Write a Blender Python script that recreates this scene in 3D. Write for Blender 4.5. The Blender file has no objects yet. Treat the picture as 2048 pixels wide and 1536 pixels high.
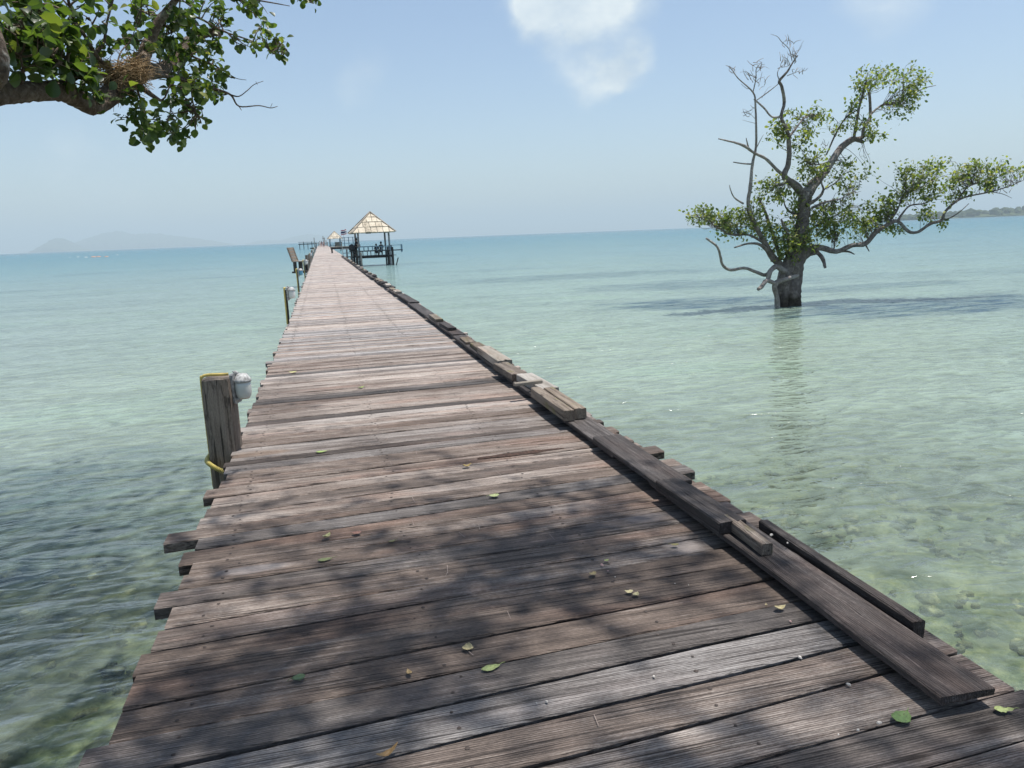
import bpy, bmesh, math, random
import numpy as np
from mathutils import Vector, Matrix, Euler

# ------------------------------------------------------------------ scene, camera, light
SC = bpy.context.scene
COL = SC.collection
R_ = math.radians
FOC = 1500.0
CAMZ = 1.55
WATER_Z = -1.10

_n = np.array([0.0380, 1.0, (768 - (508 - 0.0380 * 1024)) / FOC])
_down = _n / np.linalg.norm(_n)
_v = np.array([645 - 1024, 508 - 0.038 * 645 - 768, FOC]); _v /= np.linalg.norm(_v)
_v = _v - _down * np.dot(_v, _down); _v /= np.linalg.norm(_v)
ROT = np.array([np.cross(_v, -_down), _v, -_down])
CAM = np.array([0.0, 0.0, CAMZ])


def ray(x, y):
    d = ROT @ np.array([x - 1024.0, y - 768.0, FOC])
    return d / np.linalg.norm(d)


def onz(x, y, z=0.0):
    d = ray(x, y)
    return CAM + d * ((z - CAMZ) / d[2])


def ony(x, y, Y):
    d = ray(x, y)
    return CAM + d * (Y / d[1])


cam_data = bpy.data.cameras.new("camera")
cam = bpy.data.objects.new("camera", cam_data)
COL.objects.link(cam)
cam_data.sensor_width = 36.0
cam_data.lens = FOC / 2048 * 36.0
cam_data.clip_start = 0.05
cam_data.clip_end = 120000
M = Matrix(((ROT[0][0], -ROT[0][1], -ROT[0][2], 0), (ROT[1][0], -ROT[1][1], -ROT[1][2], 0),
            (ROT[2][0], -ROT[2][1], -ROT[2][2], CAMZ), (0, 0, 0, 1)))
cam.matrix_world = M
SC.camera = cam

SUN = Vector((0.25, 0.03, 0.95)).normalized()
sun_data = bpy.data.lights.new("sun", "SUN")
sun_data.energy = 4.8
sun_data.angle = R_(0.75)
sun_data.color = (1.0, 0.97, 0.93)
sun = bpy.data.objects.new("sun", sun_data)
COL.objects.link(sun)
sun.rotation_euler = SUN.to_track_quat('Z', 'Y').to_euler()
sun.location = (20, -20, 60)

world = bpy.data.worlds.new("World")
SC.world = world
world.use_nodes = True
wn, wl = world.node_tree.nodes, world.node_tree.links
wn.clear()
w_out = wn.new("ShaderNodeOutputWorld")
w_bg = wn.new("ShaderNodeBackground")
sky = wn.new("ShaderNodeTexSky")
sky.sky_type = 'NISHITA'
sky.sun_disc = False
sky.sun_elevation = math.asin(SUN.z)
sky.sun_rotation = math.atan2(SUN.x, SUN.y)
sky.altitude = 0
sky.air_density = 1.0
sky.dust_density = 1.1
sky.ozone_density = 1.2
w_bg.inputs[1].default_value = 0.118


def cloud_dir(x, y):
    return Vector(ray(x, y))


tc = wn.new("ShaderNodeTexCoord")


def w_math(op, a, b=None, clamp=False):
    n = wn.new("ShaderNodeMath"); n.operation = op; n.use_clamp = clamp
    for i, v in enumerate((a, b)):
        if v is None:
            continue
        if isinstance(v, (int, float)):
            n.inputs[i].default_value = v
        else:
            wl.new(v, n.inputs[i])
    return n.outputs[0]


# soft cumulus puffs at fixed directions of the sky, broken up by noise
nz = wn.new("ShaderNodeTexNoise"); nz.inputs["Scale"].default_value = 13.0; nz.inputs["Detail"].default_value = 7; nz.inputs["Roughness"].default_value = 0.55
nz.inputs["Detail"].default_value = 9
mp = wn.new("ShaderNodeMapping"); mp.inputs["Scale"].default_value = (1, 1, 1.5)
wl.new(tc.outputs["Generated"], mp.inputs[0]); wl.new(mp.outputs[0], nz.inputs["Vector"])
total = None
wv_ = wn.new("ShaderNodeTexNoise"); wv_.inputs["Scale"].default_value = 14.0; wv_.inputs["Detail"].default_value = 5
wl.new(tc.outputs["Generated"], wv_.inputs["Vector"])
sb_ = wn.new("ShaderNodeVectorMath"); sb_.operation = 'SUBTRACT'; wl.new(wv_.outputs["Color"], sb_.inputs[0]); sb_.inputs[1].default_value = (0.5, 0.5, 0.5)
sc_ = wn.new("ShaderNodeVectorMath"); sc_.operation = 'SCALE'; wl.new(sb_.outputs[0], sc_.inputs[0]); sc_.inputs["Scale"].default_value = 0.085
wd_ = wn.new("ShaderNodeVectorMath"); wd_.operation = 'ADD'; wl.new(tc.outputs["Generated"], wd_.inputs[0]); wl.new(sc_.outputs[0], wd_.inputs[1])
for (px, py, rad, amp) in ((1062, 20, 0.050, 1.25), (1140, -8, 0.062, 1.2), (1235, -10, 0.056, 1.0), (1100, 62, 0.048, 0.55), (1180, 45, 0.055, 0.40), (1252, 130, 0.044, 1.15),
                           (1195, 140, 0.050, 0.62), (1140, 100, 0.05, 0.26), (730, 160, 0.045, 0.26), (150, 345, 0.06, 0.2), (270, 395, 0.07, 0.16), (1760, -25, 0.060, 0.36)):
    vm = wn.new("ShaderNodeVectorMath"); vm.operation = 'DISTANCE'
    wl.new(wd_.outputs[0], vm.inputs[0]); vm.inputs[1].default_value = cloud_dir(px, py)
    mr = wn.new("ShaderNodeMapRange"); mr.interpolation_type = 'SMOOTHSTEP'
    wl.new(vm.outputs["Value"], mr.inputs[0]); mr.inputs[1].default_value = rad; mr.inputs[2].default_value = rad * 0.25; mr.inputs[3].default_value = 0.0; mr.inputs[4].default_value = amp
    f = mr.outputs[0]
    total = f if total is None else w_math('ADD', total, f)
nb = w_math('MULTIPLY', w_math('SUBTRACT', nz.outputs["Fac"], 0.5), 2.6)
cov = w_math('MULTIPLY', w_math('MULTIPLY', total, w_math('ADD', 1.0, nb)), 0.92, True)
mix = wn.new("ShaderNodeMix"); mix.data_type = 'RGBA'
cm = wn.new("ShaderNodeMix"); cm.data_type = 'RGBA'
wl.new(w_math('MULTIPLY', w_math('SUBTRACT', nz.outputs["Fac"], 0.36), 3.6, True), cm.inputs[0]); cm.inputs[6].default_value = (3.9, 4.7, 5.5, 1); cm.inputs[7].default_value = (5.9, 6.4, 6.6, 1)
wl.new(cov, mix.inputs[0]); wl.new(sky.outputs[0], mix.inputs[6]); wl.new(cm.outputs[2], mix.inputs[7])
wl.new(mix.outputs[2], w_bg.inputs[0]); wl.new(w_bg.outputs[0], w_out.inputs[0])

SC.view_settings.view_transform = 'Standard'
SC.view_settings.look = 'None'
SC.view_settings.gamma = 1.0
SC.view_settings.exposure = 0.38
SC.render.engine = 'CYCLES'
SC.cycles.use_denoising = True
SC.cycles.max_bounces = 8
SC.cycles.transparent_max_bounces = 16
SC.cycles.volume_bounces = 0
SC.cycles.caustics_reflective = False
SC.cycles.caustics_refractive = False

# ------------------------------------------------------------------ helpers: materials


class NT:
    def __init__(self, name):
        self.m = bpy.data.materials.new(name)
        self.m.use_nodes = True
        self.t = self.m.node_tree
        self.n, self.l = self.t.nodes, self.t.links
        self.n.clear()
        self.out = self.n.new("ShaderNodeOutputMaterial")

    def set(self, sock, v):
        if v is None:
            return
        if hasattr(v, "is_output"):
            self.l.new(v, sock)
        elif isinstance(v, (tuple, list)) and len(v) == 3 and len(sock.default_value) == 4:
            sock.default_value = (*v, 1)
        else:
            sock.default_value = v

    def math(self, op, a, b=None, c=None, clamp=False):
        n = self.n.new("ShaderNodeMath"); n.operation = op; n.use_clamp = clamp
        for i, v in enumerate((a, b, c)):
            if v is not None:
                self.set(n.inputs[i], v)
        return n.outputs[0]

    def vmath(self, op, a, b=None):
        n = self.n.new("ShaderNodeVectorMath"); n.operation = op
        self.set(n.inputs[0], a)
        if b is not None:
            self.set(n.inputs[1], b)
        return n.outputs["Value"] if op in ('LENGTH', 'DISTANCE', 'DOT_PRODUCT') else n.outputs[0]

    def mapping(self, v, scale=(1, 1, 1), loc=(0, 0, 0), rot=(0, 0, 0)):
        n = self.n.new("ShaderNodeMapping")
        self.set(n.inputs["Vector"], v)
        self.set(n.inputs["Scale"], scale); self.set(n.inputs["Location"], loc); self.set(n.inputs["Rotation"], rot)
        return n.outputs[0]

    def noise(self, v, scale, detail=4, rough=0.55, dist=0.0):
        n = self.n.new("ShaderNodeTexNoise")
        self.set(n.inputs["Vector"], v)
        n.inputs["Scale"].default_value = scale; n.inputs["Detail"].default_value = detail
        n.inputs["Roughness"].default_value = rough; n.inputs["Distortion"].default_value = dist
        return n.outputs["Fac"]

    def voronoi(self, v, scale, feature='F1', out="Distance"):
        n = self.n.new("ShaderNodeTexVoronoi"); n.feature = feature
        self.set(n.inputs["Vector"], v); n.inputs["Scale"].default_value = scale
        return n.outputs[out]

    def ramp(self, fac, stops, interp='LINEAR'):
        n = self.n.new("ShaderNodeValToRGB"); n.color_ramp.interpolation = interp
        el = n.color_ramp.elements
        while len(el) < len(stops):
            el.new(0.5)
        for e, (p, c) in zip(el, stops):
            e.position = p
            e.color = (c, c, c, 1) if isinstance(c, (int, float)) else (*c, 1)
        self.set(n.inputs[0], fac)
        return n.outputs[0]

    def mix(self, f, a, b, mode='MIX'):
        n = self.n.new("ShaderNodeMix"); n.data_type = 'RGBA'; n.blend_type = mode
        self.set(n.inputs[0], f); self.set(n.inputs[6], a); self.set(n.inputs[7], b)
        return n.outputs[2]

    def rng(self, v, a, b, c=0.0, d=1.0, smooth=False):
        n = self.n.new("ShaderNodeMapRange")
        n.interpolation_type = 'SMOOTHSTEP' if smooth else 'LINEAR'
        for i, x in enumerate((v, a, b, c, d)):
            self.set(n.inputs[i], x)
        return n.outputs[0]

    def bump(self, h, strength=0.4, dist=0.01, normal=None):
        n = self.n.new("ShaderNodeBump")
        n.inputs["Strength"].default_value = strength; n.inputs["Distance"].default_value = dist
        self.set(n.inputs["Height"], h)
        if normal is not None:
            self.set(n.inputs["Normal"], normal)
        return n.outputs[0]

    def attr(self, name, out="Fac"):
        n = self.n.new("ShaderNodeAttribute"); n.attribute_name = name
        return n.outputs[out]

    def coord(self, which="Object"):
        return self.n.new("ShaderNodeTexCoord").outputs[which]

    def pos(self):
        return self.n.new("ShaderNodeNewGeometry").outputs["Position"]

    def sep(self, v):
        n = self.n.new("ShaderNodeSeparateXYZ"); self.set(n.inputs[0], v)
        return n.outputs

    def comb(self, x, y, z):
        n = self.n.new("ShaderNodeCombineXYZ")
        for i, v in enumerate((x, y, z)):
            self.set(n.inputs[i], v)
        return n.outputs[0]

    def principled(self, color, rough=0.8, normal=None, spec=0.3, metal=0.0, trans=None):
        n = self.n.new("ShaderNodeBsdfPrincipled")
        self.set(n.inputs["Base Color"], color); self.set(n.inputs["Roughness"], rough)
        n.inputs["Specular IOR Level"].default_value = spec
        self.set(n.inputs["Metallic"], metal)
        if normal is not None:
            self.set(n.inputs["Normal"], normal)
        return n.outputs[0]

    def done(self, shader):
        self.l.new(shader, self.out.inputs["Surface"])
        return self.m


def wood_material(name, dark, mid, pale, crack=1.0, moss=0.0, tone_default=None, cscale=75, clim=0.40):
    """Weathered sawn timber, grain along local X; per-plank tone from the point attribute 'tone' (or per object random)."""
    t = NT(name)
    oc = t.coord("Object")
    if tone_default is None:
        tone = t.attr("tone")
        seed = t.math('MULTIPLY', t.attr("seed"), 37.0)
    else:
        rnd = t.n.new("ShaderNodeObjectInfo").outputs["Random"]
        tone = t.math('ADD', tone_default, t.math('MULTIPLY', t.math('SUBTRACT', rnd, 0.5), 0.25))
        seed = t.math('MULTIPLY', rnd, 37.0)
    off = t.comb(seed, t.math('MULTIPLY', seed, 1.7), t.math('MULTIPLY', seed, 0.6))
    v = t.vmath('ADD', oc, off)
    grain = t.noise(t.mapping(v, (1.5, 64, 64)), 1.0, 6, 0.66, 0.3)
    fine = t.noise(t.mapping(v, (6, 230, 230)), 1.0, 3, 0.6)
    blot = t.noise(t.mapping(v, (1.3, 3.2, 3.2)), 1.0, 5, 0.6, 0.4)
    streak = t.noise(t.mapping(v, (0.8, 17, 17)), 1.0, 6, 0.68, 0.6)
    f = t.math('ADD', tone, t.math('MULTIPLY', t.math('SUBTRACT', grain, 0.5), 0.70))
    f = t.math('ADD', f, t.math('MULTIPLY', t.math('SUBTRACT', fine, 0.5), 0.55))
    f = t.math('ADD', f, t.math('MULTIPLY', t.math('SUBTRACT', blot, 0.5), 0.75))
    f = t.math('ADD', f, t.math('MULTIPLY', t.math('SUBTRACT', streak, 0.5), 0.62))
    wv = t.n.new("ShaderNodeTexWave"); wv.wave_type = 'BANDS'; wv.bands_direction = 'Y'
    t.set(wv.inputs["Vector"], t.mapping(v, (0.16, 1, 1))); wv.inputs["Scale"].default_value = 34.0; wv.inputs["Distortion"].default_value = 5.5
    wv.inputs["Detail"].default_value = 4; wv.inputs["Detail Scale"].default_value = 1.4; wv.inputs["Detail Roughness"].default_value = 0.62
    ring = t.rng(wv.outputs["Fac"], 0.02, 0.30, 1.0, 0.0)
    speck = t.noise(t.mapping(v, (1, 2.2, 2.2)), 55.0, 4, 0.7)
    f = t.math('ADD', f, t.math('MULTIPLY', t.math('SUBTRACT', speck, 0.5), 0.55), clamp=True)
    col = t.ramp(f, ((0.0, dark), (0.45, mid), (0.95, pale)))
    col = t.mix(t.math('MULTIPLY', ring, t.rng(streak, 0.35, 0.6, 0.75, 0.25)), col, tuple(c * 0.8 for c in dark))
    # reddish worn patches
    warm = t.rng(t.noise(t.mapping(v, (0.8, 4, 4), (3, 1, 7)), 1.0, 4), 0.52, 0.68)
    col = t.mix(t.math('MULTIPLY', warm, 0.5), col, t.mix(1.0, col, (1.12, 0.86, 0.76), 'MULTIPLY'))
    # some boards weathered to plain silver grey, others still brown
    hue = t.math('FRACT', t.math('MULTIPLY', seed, 0.731))
    grey = t.n.new("ShaderNodeHueSaturation"); grey.inputs["Saturation"].default_value = 0.45; grey.inputs["Value"].default_value = 0.85; t.set(grey.inputs["Color"], col)
    col = t.mix(t.rng(hue, 0.55, 0.85, 0.0, 1.0 if tone_default is None else 0.35), col, grey.outputs[0])
    # knots: dark rounded eyes in the grain
    kv = t.voronoi(t.mapping(v, (1.9, 6.0, 6.0)), 1.0)
    col = t.mix(t.rng(kv, 0.05, 0.13, 0.75, 0.0), col, (0.030, 0.021, 0.017))
    # dark drying cracks along the grain
    cr = t.noise(t.mapping(v, (1.1, cscale, cscale), (9, 2, 4)), 1.0, 4, 0.6, 0.6)
    crk = t.rng(cr, clim - 0.05, clim, 1.0, 0.0)
    col = t.mix(t.math('MULTIPLY', crk, 0.75 * crack), col, (0.018, 0.014, 0.012))
    if moss:
        ms = t.rng(t.noise(t.mapping(v, (5, 9, 9)), 1.0, 5), 0.56, 0.66, 0.0, moss)
        col = t.mix(ms, col, (0.16, 0.15, 0.045))
    if tone_default is None:
        # damp dark staining by the lamp post, a rusty streak at its foot, and bleached patches by the kerb
        for (cx, cy, rx, ry, cc_, am) in ((-0.48, 7.9, 0.50, 1.5, (0.055, 0.042, 0.036), 0.62), (-0.62, 5.78, 0.26, 0.10, (0.26, 0.15, 0.075), 0.6), (0.9, 3.35, 0.5, 0.07, (0.05, 0.04, 0.035), 0.5),
                                          (1.62, 3.22, 0.12, 0.11, (0.42, 0.37, 0.34), 0.75), (1.60, 3.62, 0.14, 0.09, (0.42, 0.36, 0.33), 0.7), (-0.45, 3.62, 0.20, 0.05, (0.46, 0.43, 0.42), 0.6)):
            q = t.vmath('LENGTH', t.mapping(t.vmath('SUBTRACT', oc, (cx, cy, 0)), (1 / rx, 1 / ry, 0)))
            q = t.math('ADD', q, t.math('MULTIPLY', t.math('SUBTRACT', t.math('ADD', blot, streak), 1.0), 1.1))
            col = t.mix(t.rng(q, 0.65, 1.1, am, 0.0, True), col, t.mix(0.5, cc_, col))
    h = t.math('ADD', t.math('MULTIPLY', grain, 0.7), t.math('MULTIPLY', fine, 0.4))
    h = t.math('SUBTRACT', h, t.math('ADD', t.math('MULTIPLY', crk, 0.8), t.math('MULTIPLY', ring, 0.5)))
    return t.done(t.principled(col, 0.82, t.bump(h, 0.75, 0.006), 0.25))


def flat_material(name, color, rough=0.6, var=0.2, scale=20, bump=0.1, spec=0.4, metal=0.0):
    t = NT(name)
    nz_ = t.noise(t.coord("Object"), scale, 5, 0.6)
    c = t.mix(t.rng(nz_, 0.35, 0.7), tuple(x * (1 - var) for x in color), tuple(min(1, x * (1 + var)) for x in color))
    return t.done(t.principled(c, rough, t.bump(nz_, bump, 0.01), spec, metal))


def leaf_material(name, a, b, c, transl=0.35, gloss=0.38):
    """Leaf green that varies leaf by leaf through the point attribute 'tone'."""
    t = NT(name)
    tone = t.attr("tone")
    col = t.ramp(tone, ((0.0, a), (0.6, b), (1.0, c)))
    p = t.principled(col, gloss, None, 0.45)
    tr = t.n.new("ShaderNodeBsdfTranslucent")
    t.set(tr.inputs[0], t.mix(1.0, col, (1.5, 1.7, 0.55), 'MULTIPLY'))
    mx = t.n.new("ShaderNodeMixShader"); mx.inputs[0].default_value = transl
    t.l.new(p, mx.inputs[1]); t.l.new(tr.outputs[0], mx.inputs[2])
    return t.done(mx.outputs[0])


def bark_material(name, dark, mid, pale, scale=1.0, lichen=0.35, tide=False):
    t = NT(name)
    v = t.coord("Object")
    n1 = t.noise(v, 9 * scale, 6, 0.65, 0.5)
    n2 = t.noise(v, 34 * scale, 5, 0.65)
    n3 = t.noise(t.mapping(v, (1, 1, 1), (5, 3, 1)), 3.2 * scale, 4, 0.55)
    vr = t.voronoi(t.mapping(v, (1, 1, 0.45)), 26 * scale)
    f = t.math('ADD', t.math('MULTIPLY', n1, 0.6), t.math('MULTIPLY', n2, 0.45))
    col = t.ramp(f, ((0.3, dark), (0.52, mid), (0.75, pale)))
    li = t.rng(t.math('ADD', t.math('MULTIPLY', n3, 0.7), t.math('MULTIPLY', n2, 0.3)), 0.55, 0.62, 0.0, lichen)
    col = t.mix(li, col, (0.47, 0.45, 0.40))
    if tide:  # wet, weedy band left by the tide
        zz = t.sep(v)[2]
        band = t.rng(t.math('ADD', zz, t.math('MULTIPLY', n1, 0.35)), 0.42, 0.62, 1.0, 0.0)
        col = t.mix(band, col, t.mix(1.0, col, (0.34, 0.33, 0.27), 'MULTIPLY'))
    h = t.math('ADD', t.math('MULTIPLY', n2, 0.6), t.math('MULTIPLY', vr, 0.5))
    return t.done(t.principled(col, 0.88, t.bump(t.math('ADD', h, n1), 1.0, 0.03 / scale), 0.2))


MAT = {}
MAT['deck'] = wood_material('deck_wood', (0.034, 0.026, 0.022), (0.165, 0.126, 0.102), (0.50, 0.432, 0.378), 1.0, 0.0, None, 75, 0.415)
MAT['kerb'] = wood_material('kerb_wood', (0.022, 0.019, 0.018), (0.078, 0.067, 0.062), (0.25, 0.225, 0.21), 0.9, 0.0, 0.42)
MAT['block'] = wood_material('block_wood', (0.050, 0.038, 0.028), (0.175, 0.135, 0.100), (0.40, 0.335, 0.265), 0.9, 0.6, 0.52)
MAT['post'] = wood_material('post_wood', (0.055, 0.040, 0.029), (0.245, 0.185, 0.135), (0.50, 0.41, 0.32), 1.0, 0.0, 0.48, 30, 0.43)
MAT['pile'] = wood_material('pile_wood', (0.022, 0.019, 0.017), (0.075, 0.064, 0.055), (0.19, 0.17, 0.15), 1.0, 0.0, 0.40)
MAT['pale_timber'] = wood_material('pale_timber', (0.13, 0.11, 0.076), (0.33, 0.29, 0.24), (0.55, 0.50, 0.44), 0.6, 0.0, 0.5)
MAT['dark_timber'] = flat_material('dark_timber', (0.035, 0.034, 0.036), 0.8, 0.3, 6)
MAT['nail'] = flat_material('rusty_nail', (0.050, 0.036, 0.029), 0.7, 0.4, 60)
MAT['scuff'] = flat_material('scuff', (0.27, 0.215, 0.185), 0.9, 0.2, 60)
MAT['rot'] = flat_material('rotten_wood', (0.055, 0.030, 0.020), 0.95, 0.6, 45, 0.8)
MAT['yellow_pipe'] = flat_material('yellow_conduit', (0.66, 0.50, 0.15), 0.5, 0.15, 30, 0.05)
MAT['yellow_hose'] = flat_material('yellow_hose', (0.62, 0.52, 0.17), 0.5, 0.2, 40, 0.05)
MAT['lamp_metal'] = flat_material('lamp_metal', (0.40, 0.395, 0.38), 0.65, 0.55, 40, 0.4, 0.3, 0.0)
MAT['lamp_white'] = flat_material('lamp_white', (0.72, 0.72, 0.68), 0.45, 0.1, 40)
MAT['blue_lamp'] = flat_material('blue_lamp', (0.12, 0.33, 0.46), 0.4, 0.15, 40)
MAT['rail_blue'] = flat_material('blue_grey_rail', (0.20, 0.29, 0.35), 0.5, 0.2, 10)
MAT['rail_pale'] = flat_material('pale_rail', (0.55, 0.54, 0.50), 0.6, 0.15, 10)
t = NT('frosted_glass')
MAT['glass'] = t.done(t.principled(t.mix(t.noise(t.coord(), 18, 3), (0.52, 0.54, 0.50), (0.66, 0.67, 0.63)), 0.18, None, 0.6))
MAT['bark'] = bark_material('near_bark', (0.035, 0.026, 0.020), (0.135, 0.100, 0.075), (0.30, 0.24, 0.19), 1.5, 0.5)
MAT['bark_far'] = bark_material('tree_bark', (0.060, 0.049, 0.043), (0.170, 0.143, 0.126), (0.36, 0.315, 0.28), 0.35, 0.4)
MAT['trunk_far'] = bark_material('trunk_bark', (0.060, 0.049, 0.043), (0.175, 0.147, 0.130), (0.37, 0.32, 0.285), 0.35, 0.35, True)
MAT['dead_bark'] = bark_material('dead_bark', (0.12, 0.10, 0.074), (0.28, 0.245, 0.22), (0.50, 0.455, 0.42), 0.5, 0.55)
MAT['leaf'] = leaf_material('near_leaf', (0.035, 0.064, 0.022), (0.105, 0.150, 0.042), (0.30, 0.30, 0.085), 0.45)
MAT['leaf_far'] = leaf_material('tree_leaf', (0.070, 0.105, 0.040), (0.185, 0.220, 0.075), (0.39, 0.36, 0.13), 0.45, 0.5)

# ------------------------------------------------------------------ helpers: meshes


def rnd_noise(seed):
    return np.random.default_rng(seed)


class MB:
    def __init__(self):
        self.v, self.f, self.mi, self.tone, self.seed = [], [], [], [], []
        self.smooth = []

    def add(self, verts, faces, mi=0, tone=0.5, seed=0.0, smooth=False):
        o = len(self.v)
        self.v.extend([tuple(map(float, p)) for p in verts])
        self.f.extend([tuple(i + o for i in f) for f in faces])
        self.mi.extend([mi] * len(faces)); self.smooth.extend([smooth] * len(faces))
        self.tone.extend([tone] * len(verts)); self.seed.extend([seed] * len(verts))

    def box(self, c, s, rot=None, mi=0, chamfer=0.0, **k):
        """Box of size s about c; chamfered along its long (local x) edges."""
        hx, hy, hz = s[0] / 2, s[1] / 2, s[2] / 2
        ch = min(chamfer, hy * 0.8, hz * 0.8)
        if ch > 0:
            prof = [(-hy + ch, -hz), (hy - ch, -hz), (hy, -hz + ch), (hy, hz - ch), (hy - ch, hz), (-hy + ch, hz), (-hy, hz - ch), (-hy, -hz + ch)]
        else:
            prof = [(-hy, -hz), (hy, -hz), (hy, hz), (-hy, hz)]
        n = len(prof)
        vs = [(-hx, y, z) for y, z in prof] + [(hx, y, z) for y, z in prof]
        fs = [(i, i + n, (i + 1) % n + n, (i + 1) % n) for i in range(n)] + [tuple(range(n)), tuple(reversed(range(n, 2 * n)))]
        if rot is not None:
            vs = [tuple(rot @ Vector(p)) for p in vs]
        fs = [tuple(reversed(f)) for f in fs]
        self.add([(p[0] + c[0], p[1] + c[1], p[2] + c[2]) for p in vs], fs, mi, **k)

    def bar(self, a, b, w, h, mi=0, up=(0, 0, 1), chamfer=0.0, **k):
        a, b = Vector(a), Vector(b)
        d = b - a
        x = d.normalized()
        u = Vector(up)
        y = u.cross(x)
        if y.length < 1e-4:
            y = Vector((0, 1, 0)).cross(x)
        y.normalize(); z = x.cross(y)
        rot = Matrix((x, y, z)).transposed()
        self.box((a + b) / 2, (d.length, w, h), rot, mi, chamfer, **k)

    def tube(self, pts, rads, n=8, mi=0, sub=4, jit=0.0, rng=None, cap=True, **k):
        P, R = spline(pts, rads, sub)
        T = np.gradient(P, axis=0)
        T /= np.maximum(np.linalg.norm(T, axis=1)[:, None], 1e-9)
        ref = np.array([0.31, 0.87, 0.38])
        vs = []
        u = np.cross(T[0], ref); u /= np.linalg.norm(u)
        ang = np.arange(n) * 2 * math.pi / n
        for i in range(len(P)):
            u = u - T[i] * np.dot(u, T[i]); u /= max(np.linalg.norm(u), 1e-9)
            w = np.cross(T[i], u)
            r = R[i] * (1 + (jit * (rng.random(n) - 0.5) * 2 if jit else 0))
            ring = P[i] + np.outer(np.cos(ang) * r, u) + np.outer(np.sin(ang) * r, w)
            vs.extend(ring.tolist())
        fs = []
        for i in range(len(P) - 1):
            for j in range(n):
                fs.append((i * n + j, i * n + (j + 1) % n, (i + 1) * n + (j + 1) % n, (i + 1) * n + j))
        if cap:
            fs.append(tuple(reversed(range(n)))); fs.append(tuple(range((len(P) - 1) * n, len(P) * n)))
        self.add(vs, fs, mi, smooth=k.pop('smooth', True), **k)
        return P, R

    def lathe(self, prof, n=16, mi=0, c=(0, 0, 0), **k):
        vs = [(c[0] + r * math.cos(2 * math.pi * j / n), c[1] + r * math.sin(2 * math.pi * j / n), c[2] + z) for r, z in prof for j in range(n)]
        fs = [(i * n + j, i * n + (j + 1) % n, (i + 1) * n + (j + 1) % n, (i + 1) * n + j) for i in range(len(prof) - 1) for j in range(n)]
        fs.append(tuple(reversed(range(n)))); fs.append(tuple(range((len(prof) - 1) * n, len(prof) * n)))
        self.add(vs, fs, mi, smooth=True, **k)

    def build(self, name, mats, parent=None, loc=None, rot=None):
        me = bpy.data.meshes.new(name)
        me.from_pydata(self.v, [], self.f)
        mats = mats if isinstance(mats, (list, tuple)) else [mats]
        for m in mats:
            me.materials.append(m)
        me.polygons.foreach_set("material_index", self.mi)
        me.polygons.foreach_set("use_smooth", self.smooth)
        for nm, arr in (("tone", self.tone), ("seed", self.seed)):
            a = me.attributes.new(nm, 'FLOAT', 'POINT')
            a.data.foreach_set("value", np.array(arr, dtype=np.float32))
        me.update()
        o = bpy.data.objects.new(name, me)
        COL.objects.link(o)
        if parent is not None:
            o.parent = parent
        if loc is not None:
            o.location = loc
        if rot is not None:
            o.rotation_euler = rot
        return o


def spline(pts, rads, sub):
    P = np.array(pts, dtype=float); R = np.array(rads, dtype=float)
    if len(P) < 3 or sub < 2:
        n = max(2, sub * (len(P) - 1) + 1)
        tt = np.linspace(0, len(P) - 1, n)
        i = np.minimum(tt.astype(int), len(P) - 2); f = (tt - i)[:, None]
        return P[i] * (1 - f) + P[i + 1] * f, R[i] * (1 - f[:, 0]) + R[i + 1] * f[:, 0]
    Q = np.vstack([2 * P[0] - P[1], P, 2 * P[-1] - P[-2]])
    out, ro = [], []
    for i in range(len(P) - 1):
        p0, p1, p2, p3 = Q[i], Q[i + 1], Q[i + 2], Q[i + 3]
        for s in range(sub):
            u = s / sub
            out.append(0.5 * ((2 * p1) + (-p0 + p2) * u + (2 * p0 - 5 * p1 + 4 * p2 - p3) * u * u + (-p0 + 3 * p1 - 3 * p2 + p3) * u ** 3))
            ro.append(R[i] * (1 - u) + R[i + 1] * u)
    out.append(P[-1]); ro.append(R[-1])
    return np.array(out), np.array(ro)


def tag(o, label=None, cat=None, group=None, kind=None):
    if label: o['label'] = label
    if cat: o['category'] = cat
    if group: o['group'] = group
    if kind: o['kind'] = kind
    return o


def thing(name, label, cat, loc=(0, 0, 0), rz=0.0, group=None):
    o = bpy.data.objects.new(name, None)
    COL.objects.link(o)
    o.empty_display_size = 0.2
    o.location = loc
    o.rotation_euler = (0, 0, rz)
    return tag(o, label, cat, group)


def copy_thing(o, parent=None):
    c = o.copy()
    COL.objects.link(c)
    if parent is not None:
        c.parent = parent
    for ch in list(o.children):
        copy_thing(ch, c)
    return c


def mesh_np(name, V, F, mats, tone=None, smooth=False, parent=None, F3=None):
    """Fast mesh from numpy arrays: V (n,3), F (m,4) quads and optional F3 triangles."""
    me = bpy.data.meshes.new(name)
    n4 = 0 if F is None else len(F)
    n3 = 0 if F3 is None else len(F3)
    loops = np.concatenate([x.reshape(-1) for x in (F, F3) if x is not None]).astype(np.int32)
    starts = np.concatenate([np.arange(n4) * 4, n4 * 4 + np.arange(n3) * 3]).astype(np.int32)
    me.vertices.add(len(V)); me.vertices.foreach_set("co", V.astype(np.float32).reshape(-1))
    me.loops.add(len(loops)); me.loops.foreach_set("vertex_index", loops)
    me.polygons.add(n4 + n3)
    me.polygons.foreach_set("loop_start", starts)
    me.polygons.foreach_set("use_smooth", np.full(n4 + n3, smooth))
    for m in (mats if isinstance(mats, (list, tuple)) else [mats]):
        me.materials.append(m)
    if tone is not None:
        a = me.attributes.new("tone", 'FLOAT', 'POINT'); a.data.foreach_set("value", tone.astype(np.float32))
    me.update(calc_edges=True)
    me.validate()
    o = bpy.data.objects.new(name, me)
    COL.objects.link(o)
    if parent is not None:
        o.parent = parent
    return o


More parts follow.
